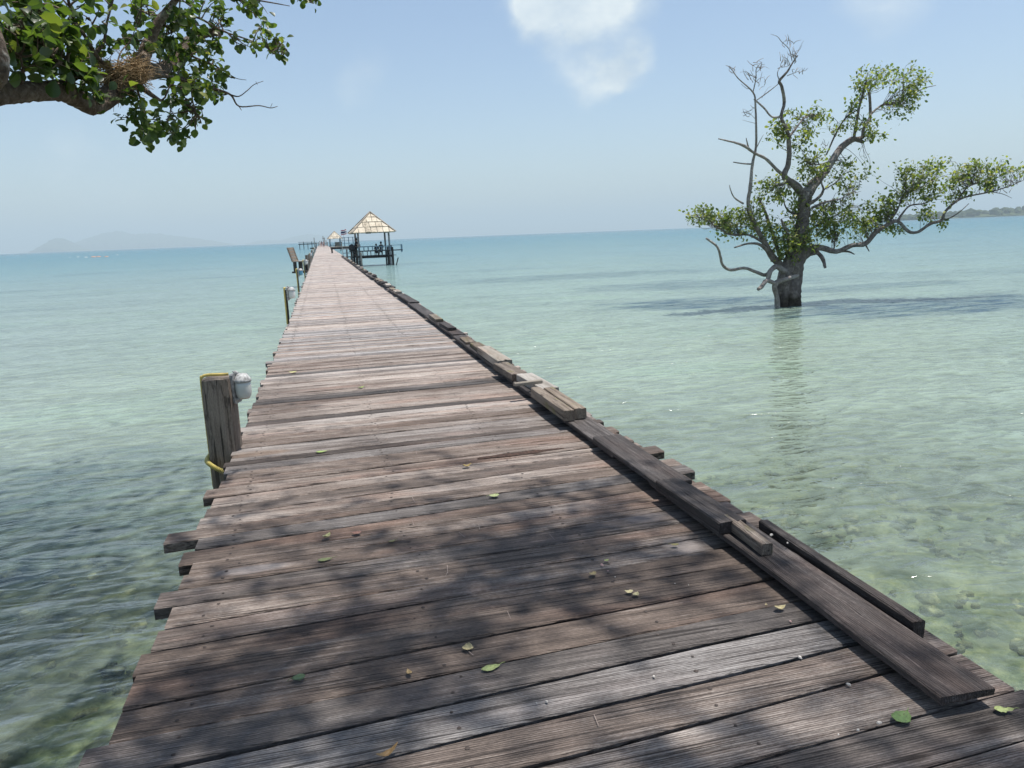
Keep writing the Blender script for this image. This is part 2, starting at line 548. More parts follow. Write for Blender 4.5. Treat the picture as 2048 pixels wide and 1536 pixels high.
# ------------------------------------------------------------------ setting: water, seabed, hills
def graded(lims, base, grow=1.35):
    out, x, s = [0.0], 0.0, base
    while x < lims:
        x += s; s *= grow; out.append(x)
    out = np.array(out)
    return np.concatenate([-out[:0:-1], out])


def sheet(name, gx, gy, z, mat):
    X, Y = np.meshgrid(gx, gy)
    V = np.stack([X.ravel(), Y.ravel(), np.full(X.size, z)], 1)
    nx = len(gx)
    i = np.arange(len(gy) - 1)[:, None] * nx + np.arange(nx - 1)[None, :]
    F = np.stack([i, i + 1, i + 1 + nx, i + nx], -1).reshape(-1, 4)
    return mesh_np(name, V, F, mat)


t = NT('sea_water')
P = t.pos()
px, py, pz = t.sep(P)
flat = t.comb(px, py, 0.0)
dist = t.vmath('LENGTH', t.vmath('SUBTRACT', flat, (0.0, -1.0, 0.0)))
ld = t.math('LOGARITHM', dist, 10.0)
body = t.ramp(t.math('DIVIDE', ld, 4.0), (
    (0.12, (0.185, 0.215, 0.170)), (0.24, (0.235, 0.290, 0.225)), (0.32, (0.275, 0.345, 0.265)), (0.40, (0.250, 0.345, 0.295)),
    (0.50, (0.180, 0.300, 0.310)), (0.62, (0.105, 0.245, 0.290)), (0.80, (0.040, 0.180, 0.255)), (1.0, (0.030, 0.16, 0.24))))
# paler, greyer water on the left of the pier
left = t.rng(px, -1.0, -9.0, 0.0, 1.0)
left = t.math('MULTIPLY', left, t.rng(dist, 120, 15, 0.0, 0.45))
body = t.mix(left, body, (0.27, 0.315, 0.305))
# broad patches of seaweed and sand under the surface, plus painted shade
pn = t.noise(t.mapping(flat, (0.055, 0.10, 1)), 1.0, 5, 0.55, 0.6)
patch = t.rng(pn, 0.53, 0.70, 0.0, 0.34, True)
patch = t.math('MULTIPLY', patch, t.rng(dist, 14, 24, 0.0, 1.0))
patch = t.math('MULTIPLY', patch, t.rng(dist, 500, 100, 0.0, 1.0))
wob = t.math('MULTIPLY', t.math('SUBTRACT', t.noise(t.mapping(flat, (0.35, 1.1, 1)), 1.0, 6, 0.68), 0.5), 2.4)
for (cx, cy, rx, ry, rz_, amp) in ((-3.7, 8.4, 2.2, 2.7, 0.0, 0.6), (12.8, 24.6, 3.8, 2.1, 0.0, 1.0), (19.0, 19.5, 7.5, 2.3, -0.45, 1.0), (17.0, 33.0, 6.0, 3.2, 0.0, 0.6), (22, 26.5, 5, 1.6, -0.3, 0.6), (15, 44, 11, 3.5, 0.1, 0.5)):  # first ellipse: tree shade painted into the near-left water colour
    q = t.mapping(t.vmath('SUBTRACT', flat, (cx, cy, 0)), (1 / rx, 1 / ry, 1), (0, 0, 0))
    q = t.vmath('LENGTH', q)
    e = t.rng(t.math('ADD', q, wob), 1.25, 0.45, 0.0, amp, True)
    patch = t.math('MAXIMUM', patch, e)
streaky = t.rng(t.noise(t.mapping(flat, (0.8, 3.0, 1), (2, 5, 0)), 1.0, 5, 0.6), 0.40, 0.58, 0.35, 1.0)
patch = t.math('MULTIPLY', patch, streaky)
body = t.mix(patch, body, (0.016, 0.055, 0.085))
sn = t.noise(t.mapping(flat, (0.16, 0.36, 1), (4, 8, 0)), 1.0, 4, 0.6)
body = t.mix(t.rng(sn, 0.5, 0.72, 0.0, 0.35, True), body, (0.26, 0.37, 0.26))
# ripples: short chop over a gentle swell, crests lying across the view out to sea
wv = t.mapping(flat, (1.0, 2.0, 1), (0, 0, 0), (0, 0, R_(14)))
r1 = t.noise(wv, 1.35, 2, 0.45, 1.1)
r2 = t.noise(t.mapping(flat, (1, 1.8, 1), (3, 1, 0), (0, 0, R_(-16))), 3.6, 3, 0.5, 0.7)
r3 = t.noise(t.mapping(flat, (0.16, 0.6, 1), (0, 0, 0), (0, 0, R_(5))), 1.0, 4, 0.6, 0.5)
hgt = t.math('ADD', t.math('MULTIPLY', r1, 1.0), t.math('ADD', t.math('MULTIPLY', r2, 0.36), t.math('MULTIPLY', r3, 1.3)))
nrm = t.bump(hgt, 1.0, 0.105)
dif = t.n.new("ShaderNodeBsdfDiffuse"); t.set(dif.inputs[0], body); t.set(dif.inputs["Normal"], nrm)
tr = t.n.new("ShaderNodeBsdfTransparent"); tr.inputs[0].default_value = (0.86, 0.93, 0.86, 1)
murk = t.rng(dist, 3.0, 15.0, 0.24, 0.86, True)
chop = t.math('ADD', t.math('MULTIPLY', t.math('SUBTRACT', r1, 0.5), 0.7), t.math('ADD', t.math('MULTIPLY', t.math('SUBTRACT', r2, 0.5), 0.75), t.math('MULTIPLY', t.math('SUBTRACT', r3, 0.5), 0.6)))  # light and dark of the ripples put into the murk
murk = t.math('ADD', murk, chop, clamp=True)
under = t.n.new("ShaderNodeMixShader"); t.set(under.inputs[0], murk)
t.l.new(tr.outputs[0], under.inputs[1]); t.l.new(dif.outputs[0], under.inputs[2])
gl = t.n.new("ShaderNodeBsdfGlossy"); t.set(gl.inputs["Roughness"], 0.10); t.set(gl.inputs["Normal"], nrm)
fr = t.n.new("ShaderNodeFresnel"); fr.inputs[0].default_value = 1.33; t.set(fr.inputs["Normal"], nrm)
top = t.n.new("ShaderNodeMixShader"); t.set(top.inputs[0], t.math('MINIMUM', fr.outputs[0], 0.62))
t.l.new(under.outputs[0], top.inputs[1]); t.l.new(gl.outputs[0], top.inputs[2])
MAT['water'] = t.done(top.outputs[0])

t = NT('seabed_sand')
P = t.pos()
b1 = t.noise(P, 1.6, 5, 0.6, 0.5)
b2 = t.voronoi(P, 5.5, 'F1', "Distance")
b3 = t.noise(P, 9, 5, 0.65, 0.9)
c = t.ramp(t.math('ADD', t.math('MULTIPLY', b1, 0.55), t.math('MULTIPLY', b3, 0.5)), ((0.32, (0.040, 0.058, 0.042)), (0.50, (0.19, 0.22, 0.13)), (0.68, (0.46, 0.46, 0.26))))
c = t.mix(t.rng(b2, 0.1, 0.45, 0.35, 0.0), c, (0.60, 0.58, 0.34))
b4 = t.noise(t.mapping(P, (1, 1, 0)), 0.75, 5, 0.62, 0.8)
c = t.mix(t.rng(b4, 0.48, 0.60, 0.0, 0.75, True), c, (0.035, 0.060, 0.050))
tree_shade = t.rng(t.vmath('LENGTH', t.mapping(t.vmath('SUBTRACT', P, (-3.9, 8.6, -1.6)), (0.42, 0.34, 0.0))), 0.6, 1.25, 0.6, 0.0, True)
c = t.mix(tree_shade, c, (0.020, 0.035, 0.032))  # same tree shade painted into the seabed colour
far_ = t.rng(t.vmath('LENGTH', P), 12, 45, 0.0, 1.0, True)
c = t.mix(far_, c, (0.045, 0.115, 0.125))
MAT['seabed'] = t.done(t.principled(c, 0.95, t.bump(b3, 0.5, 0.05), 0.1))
t = NT('rubble_stone')
P = t.pos()
c = t.ramp(t.noise(P, 7, 5, 0.65), ((0.38, (0.05, 0.055, 0.04)), (0.52, (0.22, 0.22, 0.13)), (0.68, (0.58, 0.55, 0.33))))
MAT['rubble'] = t.done(t.principled(c, 0.95, t.bump(t.noise(P, 22, 4), 0.8, 0.03), 0.1))

gx = graded(60000, 0.8, 1.16)
gy = graded(60000, 0.8, 1.16)
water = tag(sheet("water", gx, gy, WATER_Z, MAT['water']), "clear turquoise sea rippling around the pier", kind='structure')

rs = rnd_noise(4)
gx = np.concatenate([-np.geomspace(60000, 14, 40)[:-1], np.arange(-14, 16, 0.16), np.geomspace(16, 60000, 40)])
gy = np.concatenate([[-60000, -3000, -200, -30], np.arange(-6, 24, 0.16), np.geomspace(24, 60000, 60)])
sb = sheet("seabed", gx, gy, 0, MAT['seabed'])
co = np.empty(len(sb.data.vertices) * 3, dtype=np.float32); sb.data.vertices.foreach_get("co", co); co = co.reshape(-1, 3)
co[:, 2] = -1.62 - 0.010 * np.clip(co[:, 1], 0, 160) + 0.07 * np.sin(co[:, 0] * 1.7 + np.sin(co[:, 1] * 1.1) * 2) * np.sin(co[:, 1] * 1.3 + 1) + 0.05 * (rs.random(len(co)) - 0.5)
sb.data.vertices.foreach_set("co", co.reshape(-1)); sb.data.polygons.foreach_set("use_smooth", [True] * len(sb.data.polygons))
tag(sb, "pale stony seabed showing through the shallow water", kind='structure')

# loose stones and coral rubble on the bottom, too many to count
ico = bmesh.new(); bmesh.ops.create_icosphere(ico, subdivisions=2, radius=1.0)
iv = np.array([v.co[:] for v in ico.verts]); ifc = np.array([[v.index for v in f.verts] for f in ico.faces]); ico.free()
VV, FF = [], []
for k in range(2600):
    side = rs.random() < 0.42
    x = rs.uniform(-7, -0.6) if side else rs.uniform(1.6, 9.5)
    y = rs.uniform(-1, 9) if side else rs.uniform(-1, 9)
    s = 0.025 + 0.075 * rs.random() ** 2.5
    d = iv * (1 + 0.62 * (rs.random((len(iv), 1)) - 0.5) + 0.30 * np.sin(iv @ rs.normal(size=(3, 1)) * 4 + rs.random() * 6))
    a = rs.random() * 6.28
    d = d * np.array([1.0, 0.55 + 0.5 * rs.random(), 0.28 + 0.3 * rs.random()]) * s * 1.15
    d = np.stack([d[:, 0] * math.cos(a) - d[:, 1] * math.sin(a), d[:, 0] * math.sin(a) + d[:, 1] * math.cos(a), d[:, 2]], 1)
    VV.append(d + np.array([x, y, -1.60 - 0.01 * max(y, 0)])); FF.append(ifc + k * len(iv))
o = mesh_np("rubble", np.vstack(VV), None, MAT['rubble'], F3=np.vstack(FF), smooth=True)
tag(o, "scattered pale stones and coral rubble under the clear shallows", kind='stuff')


def ridge(name, prof_px, Y, thick, mat, rough, seed, label, jag=0.0, n_per=10):
    """A long hill: its outline is a list of (px, height above the waterline in m); built as a rounded ridge with real depth."""
    rr = rnd_noise(seed)
    xs, hs = [], []
    for (x, h) in prof_px:
        xs.append(ony(x, 508 - 0.038 * x, Y)[0]); hs.append(h)
    X = np.linspace(xs[0], xs[-1], n_per * len(xs))
    Hh = np.interp(X, xs, hs)
    k = rr.normal(size=len(X)); k = np.convolve(k, np.ones(3) / 3, 'same')
    Hh = np.maximum(Hh * (1 + rough * k), 0.0) + jag * rr.random(len(X))
    cross = np.array([-1.0, -0.97, -0.8, -0.5, -0.2, 0.0, 0.3, 0.7, 1.0])
    hh = np.array([0.0, 0.35, 0.6, 0.82, 0.96, 1.0, 0.9, 0.5, 0.0])
    V = []
    for j in range(len(cross)):
        wob = 1 + 0.16 * (rr.random(len(X)) - 0.5)
        V.append(np.stack([X, np.full(len(X), Y) + thick * cross[j] * (1 + 0.1 * rr.normal(size=len(X)) * 0.4), WATER_Z - 3 + (Hh + 3) * hh[j] * (wob if 0 < j < 8 else 1)], 1))
    V = np.vstack(V); n = len(X)
    i = np.arange(len(cross) - 1)[:, None] * n + np.arange(n - 1)[None, :]
    F = np.stack([i, i + 1, i + 1 + n, i + n], -1).reshape(-1, 4)
    o = mesh_np(name, V, F, mat, smooth=False)
    return tag(o, label, kind='structure')


t = NT('hill_forest')
nzz = t.noise(t.pos(), 0.02, 6, 0.6)
MAT['hill'] = t.done(t.principled(t.ramp(nzz, ((0.35, (0.03, 0.045, 0.02)), (0.65, (0.09, 0.11, 0.05)))), 0.95, None, 0.05))
YI = 16500.0
pxm = YI / FOC
ridge("hills", [(60, 0), (88, 2 * pxm), (105, 13 * pxm), (118, 19 * pxm), (132, 17 * pxm), (150, 10 * pxm), (165, 2 * pxm), (172, 0)], YI - 3200, 700, MAT['hill'], 0.03, 3, "hazy pointed islet on the horizon, leftmost of the far hills")
ridge("hills", [(130, 0), (150, 8 * pxm), (180, 20 * pxm), (215, 30 * pxm), (240, 32 * pxm), (255, 31 * pxm), (270, 25 * pxm), (320, 26 * pxm), (350, 21 * pxm), (400, 14 * pxm), (430, 9 * pxm), (465, 2 * pxm), (475, 0)], YI, 1200, MAT['hill'], 0.03, 5, "long faint hilly island on the horizon behind the small islet")
ridge("hills", [(490, 0), (515, 7 * pxm), (540, 8 * pxm), (560, 6 * pxm), (590, 13 * pxm), (615, 17 * pxm), (650, 13 * pxm), (700, 6 * pxm), (730, 0)], YI + 1500, 900, MAT['hill'], 0.04, 7, "faint low hills on the horizon behind the pier end")

# wooded headland on the right: the land, then a wood far too dense to count
YS = 2300.0
pxs = YS / FOC * 1.35
ridge("hills", [(1795, 0), (1830, 3 * pxs), (1900, 7 * pxs), (1960, 8 * pxs), (2048, 11 * pxs), (2150, 14 * pxs), (2350, 18 * pxs), (2500, 0)], YS, 130, MAT['hill'], 0.05, 9, "low wooded headland across the bay on the right")
rs = rnd_noise(12)
VV, FF = [], []
k = 0
for q in range(340):
    x = rs.uniform(1800, 2450)
    g = np.interp(x, [1795, 1830, 1900, 1960, 2048, 2150, 2350, 2450], [0, 3, 7, 8, 11, 14, 18, 4])
    p = ony(x, 508 - 0.038 * x, YS + rs.uniform(-110, 40))
    big = rs.random() ** 2
    s = 7 + 11 * big
    hgt_ = g * pxs * rs.uniform(0.25, 1.05) + 3
    d = iv * (1 + 0.35 * (rs.random((len(iv), 1)) - 0.5)) * np.array([s, s, s * rs.uniform(0.7, 1.1)])
    VV.append(d + np.array([p[0], p[1], WATER_Z + hgt_])); FF.append(ifc + k * len(iv)); k += 1
o = mesh_np("far_wood", np.vstack(VV), None, MAT['hill'], F3=np.vstack(FF))
tag(o, "grey hazy line of trees along the far headland", kind='stuff')
bm_ = MB()
pts = []
for x in (1880, 1950, 2048, 2200, 2440):
    p = ony(x, 508 - 0.038 * x, YS - 138); pts.append((p[0], p[1], WATER_Z + 0.5))
for a, b in zip(pts[:-1], pts[1:]):
    bm_.bar(a, b, 30, 2.2)
MAT['sand'] = flat_material('beach_sand', (0.62, 0.57, 0.47), 0.95, 0.1, 0.05)
tag(bm_.build("beach", MAT['sand']), "thin pale beach at the foot of the far headland", kind='structure')

# ------------------------------------------------------------------ pier
rs = rnd_noise(21)
pier = thing("pier", "long weathered grey timber pier running straight out to sea", "pier", (0, 0, 0))


def edge_shift(Y):
    return -0.0016 * max(0.0, Y - 22)


def left_edge(Y):
    return -0.79 + edge_shift(Y) * 2.6


def right_edge(Y):
    return 2.12 + edge_shift(Y) * 0.9


# seams across the pier: y at x=-0.8 and at x=2.1, near planks read off one by one, the rest carried on at random
seams = [(0.55, 0.62), (0.74, 0.82), (0.93, 1.02), (1.12, 1.22), (1.30, 1.41), (1.46, 1.60), (1.64, 1.80), (1.81, 2.03), (2.01, 2.22), (2.206, 2.406), (2.40, 2.57), (2.575, 2.78), (2.80, 2.96), (2.965, 3.15), (3.13, 3.30),
         (3.327, 3.51), (3.50, 3.70), (3.66, 3.90), (3.80, 4.06), (3.97, 4.23), (4.13, 4.40), (4.29, 4.57), (4.46, 4.73), (4.63, 4.90), (4.82, 5.05), (5.0, 5.22)]
ends = {2.01: -0.80, 2.206: -0.86, 2.40: -0.80, 2.575: -0.80, 2.80: -0.82, 2.965: -0.79, 3.13: -0.77, 3.327: -0.85, 3.50: -0.78, 3.66: -0.76, 3.80: -0.83, 3.97: -0.78, 4.13: -0.96, 4.29: -0.82}
rends = {4.46: 2.24, 3.97: 2.22, 3.80: 2.13}
y0, sl = 5.0, 0.22
pr = random.Random(5)
while y0 < 332:
    w = pr.uniform(0.115, 0.185) if y0 < 90 else pr.uniform(0.5, 0.8)
    y0 += w
    sl = 0.16 * math.exp(-(y0 - 5) / 9) + 0.03 + pr.uniform(-0.012, 0.012)
    seams.append((y0, y0 + sl))
deck = MB()
NAILX = (-0.60, 0.30, 1.16)
tone_near = [0.43 + (v - 0.45) * 0.85 for v in [0.42, 0.36, 0.5, 0.40, 0.55, 0.40, 0.62, 0.44, 0.56, 0.36, 0.40, 0.36, 0.34, 0.44, 0.52, 0.40, 0.44, 0.56, 0.38, 0.42, 0.48, 0.66, 0.40, 0.68, 0.55, 0.5]]
for i in range(len(seams) - 1):
    (a0, a1), (b0, b1) = seams[i], seams[i + 1]
    ym = (a0 + b0) / 2
    far = ym > 40
    gap = pr.uniform(0.004, 0.008) if pr.random() < 0.6 else pr.uniform(0.010, 0.016)
    if i in (7, 9): gap = 0.020
    if ym > 9: gap = pr.choice((0.007, 0.010, 0.016, 0.022))
    if ym > 90: gap = 0.05
    le = ends.get(a0, left_edge(ym) + pr.gauss(0, 0.018) - (0.055 if pr.random() < 0.10 else 0))
    re = rends.get(a0, right_edge(ym) + pr.gauss(0, 0.022) + (0.05 if pr.random() < 0.08 else 0))
    th = 0.055
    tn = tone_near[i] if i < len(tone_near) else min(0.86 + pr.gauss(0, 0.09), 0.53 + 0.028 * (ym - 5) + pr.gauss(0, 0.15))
    if 6.4 < ym < 9.4: tn -= 0.05
    sd = pr.random()
    zt = pr.gauss(0, 0.0022)
    n = 14 if ym < 6 else (6 if ym < 20 else 2)
    ph = [pr.uniform(0, 6.28) for _ in range(4)]
    ch = 0.006 if not far else 0.004
    vs = []
    for k in range(n + 1):
        u = k / n
        x = le + (re - le) * u
        uu = (x + 0.8) / 2.9
        ya = a0 + (a1 - a0) * uu + gap / 2
        yb = b0 + (b1 - b0) * uu - gap / 2
        if ym < 6:
            ya += 0.0035 * math.sin(3.1 * x + ph[0]) + pr.gauss(0, 0.0010)
            yb += 0.0035 * math.sin(2.3 * x + ph[1]) + pr.gauss(0, 0.0010)
        z = zt + 0.0018 * math.sin(2.1 * x + ph[2])
        vs += [(x, ya, z - th), (x, ya, z - ch), (x, ya + ch, z), (x, yb - ch, z), (x, yb, z - ch), (x, yb, z - th)]
    fs = []
    for k in range(n):
        for j in range(6):
            fs.append((k * 6 + j, (k + 1) * 6 + j, (k + 1) * 6 + (j + 1) % 6, k * 6 + (j + 1) % 6))
    fs += [tuple(range(6)), tuple(reversed(range(n * 6, n * 6 + 6)))]
    fs = [tuple(f) for f in fs]
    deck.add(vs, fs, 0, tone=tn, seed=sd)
    # nail heads in their rows
    if ym < 60:
        for nx_ in NAILX:
            for fr_ in ((0.28, 0.74) if ym < 30 else (0.5,)):
                if pr.random() < 0.12:
                    continue
                x = nx_ + pr.gauss(0, 0.02) + (edge_shift(ym) if nx_ < 0 else 0)
                uu = (x + 0.8) / 2.9
                y = (a0 + (a1 - a0) * uu) * (1 - fr_) + (b0 + (b1 - b0) * uu) * fr_
                r = pr.uniform(0.0055, 0.0095) if ym < 12 else 0.013
                m_ = 10 if ym < 8 else 5
                zz = zt + 0.0022 + 0.0018 * math.sin(2.1 * x + ph[2])
                deck.add([(x + r * math.cos(6.283 * q / m_), y + r * math.sin(6.283 * q / m_), zz) for q in range(m_)] + [(x, y, zz + 0.002)],
                         [(q, (q + 1) % m_, m_) for q in range(m_)], 1)
# faint dragged scratches running along the pier
for k in range(30):
    x = pr.choice((0.42, 0.52, 0.62, 0.72, 1.02, 0.95, 0.36)) + pr.gauss(0, 0.02)
    y = pr.uniform(1.7, 9.5); L = pr.uniform(0.04, 0.12); dx = pr.gauss(0, 0.012); w = pr.uniform(0.0008, 0.0018)
    deck.add([(x - w, y, 0.0055), (x + w, y, 0.0055), (x + dx + w, y + L, 0.0055), (x + dx - w, y + L, 0.0055)], [(0, 1, 2, 3)], 2)
# rotted split in one plank
p0, p1 = onz(955, 918), onz(1128, 897)
sv = []
for k in range(13):
    u = k / 12
    c_ = p0 * (1 - u) + p1 * u
    w = 0.034 * (0.25 + math.sin(math.pi * min(1, u * 0.9 + 0.1)) * 0.9) + pr.gauss(0, 0.004)
    sv += [(c_[0], c_[1] - w, 0.005), (c_[0], c_[1] + w, 0.005)]
deck.add(sv, [(2 * k, 2 * k + 2, 2 * k + 3, 2 * k + 1) for k in range(12)], 3)
deck.build("deck", [MAT['deck'], MAT['nail'], MAT['scuff'], MAT['rot']], pier)

for bx in NAILX + (1.92,):
    b = MB()
    b.bar((0, 0, 0), (331, 0, 0), 0.12, 0.16)
    o = b.build("beam", MAT['pile'], pier, (bx, 0.3, -0.14), (0, 0, R_(90)))
pl = MB()
pl.tube([(0, 0, 0), (1.0, 0.01, 0.01), (2.0, 0, 0)], [0.085, 0.095, 0.10], 10, jit=0.05, rng=rs)
pile0 = pl.build("pile", MAT['pile'], pier, (-0.45, 3.4, -0.06), (0, R_(90), 0))
k = 0
Y = 3.4
while Y < 130:
    for X in (-0.5, 1.75):
        if k:
            c = pile0.copy(); COL.objects.link(c); c.parent = pier; c.location = (X + pr.gauss(0, 0.04) + edge_shift(Y), Y, -0.06); c.rotation_euler = (pr.uniform(0, 6), R_(90) + pr.gauss(0, 0.02), 0)
        k += 1
    Y += 3.2


def timber(name, mat, a, b, w, h, z0, parent=None, end_notch=0.0, seed=0, tilt=0.0, warp=0.006):
    """A sawn board lying from a to b (x, y), width w, height h, underside at z0; local X runs along the grain."""
    r = random.Random(seed)
    ax, ay = a; bx, by = b
    L = math.hypot(bx - ax, by - ay)
    n = max(2, int(L / 0.12))
    m = MB()
    ch = min(0.006, h * 0.2)
    vs = []
    p1, p2 = r.uniform(0, 6), r.uniform(0, 6)
    for k in range(n + 1):
        u = k / n
        x = (u - 0.5) * L
        q = warp * math.sin(2.2 * x + p1)
        hw = w / 2 * (1 + 0.015 * math.sin(5 * x + p2)) + r.gauss(0, 0.0008)
        z = warp * 0.6 * math.sin(1.7 * x + p2)
        e = r.gauss(0, 0.002)
        for (yy, zz) in ((-hw, 0), (-hw, h - ch), (-hw + ch, h), (-hw * 0.33, h + e), (hw * 0.33, h - e), (hw - ch, h), (hw, h - ch), (hw, 0)):
            xx = x
            if k in (0, n) and end_notch:
                xx += (1 if k == 0 else -1) * r.uniform(0, end_notch)
            vs.append((xx, yy + q, zz + z))
    N = 8
    fs = [(k * N + j, (k + 1) * N + j, (k + 1) * N + (j + 1) % N, k * N + (j + 1) % N) for k in range(n) for j in range(N)]
    fs += [tuple(range(N)), tuple(reversed(range(n * N, n * N + N)))]
    m.add(vs, fs)
    o = m.build(name, mat, parent, ((ax + bx) / 2, (ay + by) / 2, z0), (tilt, 0, math.atan2(by - ay, bx - ax)))
    return o


# kerb boards nailed along the right-hand side, each on packing pieces
KX = 1.89
kerbs = [(1.74, 4.02, 0.205, 0.028, 0.038), (3.86, 4.96, 0.215, 0.028, 0.068), (4.60, 6.05, 0.21, 0.026, 0.040), (5.86, 7.95, 0.21, 0.034, 0.042), (8.02, 11.25, 0.21, 0.036, 0.040), (11.32, 14.5, 0.21, 0.036, 0.042),
         (14.6, 17.6, 0.22, 0.036, 0.040), (17.4, 20.2, 0.22, 0.038, 0.076), (20.1, 23.4, 0.20, 0.036, 0.04)]
Y = 23.5
while Y < 77:
    L = pr.uniform(2.2, 4.0)
    kerbs.append((Y, Y + L, 0.21, 0.036, 0.04 + (0.03 if pr.random() < 0.3 else 0)))
    Y += L + 0.08
for j, (ya, yb, w, h, z) in enumerate(kerbs):
    o = timber("kerb_board", MAT['kerb'], (KX + 0.004 * (ya - 1.7) * (1 if ya < 26 else 0) - 0.01 + edge_shift(ya), ya), (KX + pr.gauss(0, 0.012) + edge_shift(yb), yb), w, h, z, pier, 0.018 if j == 0 else 0.006, seed=j)
    # packing blocks under it
    pk = MB()
    pk.bar((KX + 0.03 + edge_shift(ya), ya + 0.13, z / 2 + 0.001), (KX + 0.03 + edge_shift(yb), yb - 0.06, z / 2 + 0.001), w - 0.12, z - 0.003)
    pk.build("packing_piece", MAT['pile'], pier)

# loose and half-loose timbers on top of the kerb
B = []


def block(label, a, b, w, h, z, mat='block', seed=0, group='offcuts lying along the kerb', tilt=0.0, notch=0.006):
    o = timber("wood_block", MAT[mat], a, b, w, h, z, None, notch, seed=seed, tilt=tilt, warp=0.003)
    tag(o, label, "wood block", group)
    B.append(o)
    return o


def P2(x, y, z=0.0):
    p = onz(x, y, z)
    return (p[0], p[1])


Z1 = 0.068
block("short thick dark plank with a split end on the nearest kerb board", (1.85, 3.14), (1.835, 3.84), 0.15, 0.058, Z1, 'kerb', 1)
block("slim batten with a pale sawn end beside the thick split plank", P2(1535, 1090, Z1 + .05), P2(1455, 1030, Z1 + .05), 0.055, 0.055, Z1 + 0.001, 'block', 2)
block("long thin dark batten on the outer edge of the nearest kerb board", (2.035, 2.13), (2.055, 3.20), 0.05, 0.075, 0.012, 'kerb', 3)
block("inner beam of the twin square beams with light sawn ends", (1.80, 5.55), (1.80, 6.55), 0.092, 0.085, 0.075, 'block', 4)
block("outer beam of the twin square beams, mossy with a light sawn end", (1.905, 5.58), (1.905, 6.50), 0.095, 0.085, 0.076, 'block', 5)
block("pale worn flat plank behind the twin square beams", (1.93, 6.52), (1.90, 7.35), 0.17, 0.07, 0.077, 'pale_timber', 6)
block("loose pale stick lying crosswise over the kerb", P2(1028, 770, 0.16), P2(1084, 763, 0.16), 0.05, 0.03, 0.148, 'pale_timber', 7)
block("mossy dark block just beyond the loose crosswise stick", (1.86, 7.36), (1.83, 8.1), 0.17, 0.07, 0.077, 'block', 8)
block("broad pale worn block, behind the mossy dark block and the crosswise stick", (1.89, 8.14), (1.89, 9.35), 0.17, 0.085, 0.077, 'pale_timber', 9)
block("small flat offcut just beyond the broad pale worn block", (1.90, 9.45), (1.90, 10.0), 0.14, 0.05, 0.077, 'block', 10)
block("yellowish mossy chip of wood, farther than the small flat offcut", (1.88, 10.15), (1.89, 10.75), 0.13, 0.035, 0.077, 'block', 11)
block("dark short block near the middle of its bare kerb board", (1.90, 11.8), (1.88, 12.7), 0.13, 0.05, 0.079, 'kerb', 12)
block("mossy brown block at the far end of the same bare kerb board", (1.90, 13.2), (1.91, 14.2), 0.13, 0.05, 0.079, 'block', 13)
Y = 20.6
k = 20
while Y < 66:
    L = pr.uniform(0.5, 1.1)
    x = KX + edge_shift(Y) + pr.gauss(0, 0.015)
    zb = 0.082 if not any(a - 0.3 < Y < b_ + 0.3 and z > 0.05 for a, b_, _, _, z in kerbs) else 0.116
    block("small weathered offcut on the far stretch of kerb before the thatched pavilion", (x, Y), (x + pr.gauss(0, 0.02), Y + L), pr.uniform(0.12, 0.19), pr.uniform(0.04, 0.08), zb, pr.choice(('block', 'block', 'pale_timber', 'kerb')), k, 'small offcuts on the far kerb')
    Y += L + pr.uniform(0.35, 2.0)
    k += 1

# ------------------------------------------------------------------ lamp posts along the left edge


def make_lamp(parent, mat_glass, at=(0, 0, 0), s=1.0, face=0.0):
    """Bulkhead lamp: metal back plate and hood with a frosted well glass hanging under it."""
    root = bpy.data.objects.new("lamp", None); COL.objects.link(root); root.parent = parent; root.location = at; root.rotation_euler = (0, 0, face); root.scale = (s, s, s)
    b = MB()
    b.box((0.012, 0, 0.0), (0.024, 0.10, 0.21), None, 0, 0.01)
    b.lathe([(0.056, 0.042), (0.060, 0.046), (0.060, 0.060), (0.052, 0.070), (0.034, 0.098), (0.010, 0.104)], 18, c=(0.068, 0, 0))
    b.box((0.03, 0, -0.074), (0.05, 0.07, 0.018), None, 0, 0.004)
    b.tube([(0.02, 0, 0.10), (0.02, 0.0, 0.12)], [0.016, 0.013], 8, sub=1)
    b.tube([(0.034, -0.02, 0.10), (0.026, -0.03, 0.118), (0.012, -0.02, 0.122)], [0.004, 0.004, 0.004], 6, sub=2)
    b.build("lamp_housing", MAT['lamp_metal'], root)
    g = MB()
    g.lathe([(0.052, 0.048), (0.055, 0.02), (0.054, -0.03), (0.048, -0.058), (0.035, -0.075), (0.014, -0.070)], 20, c=(0.068, 0, 0))
    g.build("lamp_glass", mat_glass, root)
    return root


# near wooden post with conduit, hose and lamp
pp = onz(470, 905)
PX, PY = -0.862, 6.02
post = thing("lamp_post", "square weathered wooden post with yellow pipe, nearest lamp on the pier", "lamp post", (PX, PY, 0), R_(-8))
b = MB()
rr = random.Random(3)
n, w = 16, 0.222
vs = []
for k in range(n + 1):
    u = k / n
    x = -1.75 + 2.31 * u
    for q in range(16):
        a = 2 * math.pi * q / 16
        cx_, cy_ = math.cos(a), math.sin(a)
        m_ = 1 / max(abs(cx_), abs(cy_))
        m_ = min(m_, 1.28)
        rad = w / 2 * m_ * (1 + rr.gauss(0, 0.012)) * (1.0 if k < n else 0.95)
        vs.append((x + (rr.gauss(0, 0.004) if k == n else 0), rad * cx_, rad * cy_))
fs = [(k * 16 + j, k * 16 + (j + 1) % 16, (k + 1) * 16 + (j + 1) % 16, (k + 1) * 16 + j) for k in range(n) for j in range(16)]
fs += [tuple(reversed(range(16))), tuple(range(n * 16, n * 16 + 16))]
b.add(vs, fs)
po = b.build("post", MAT['post'], post, (0, 0, 0), (0, R_(-90), 0))
c = MB()
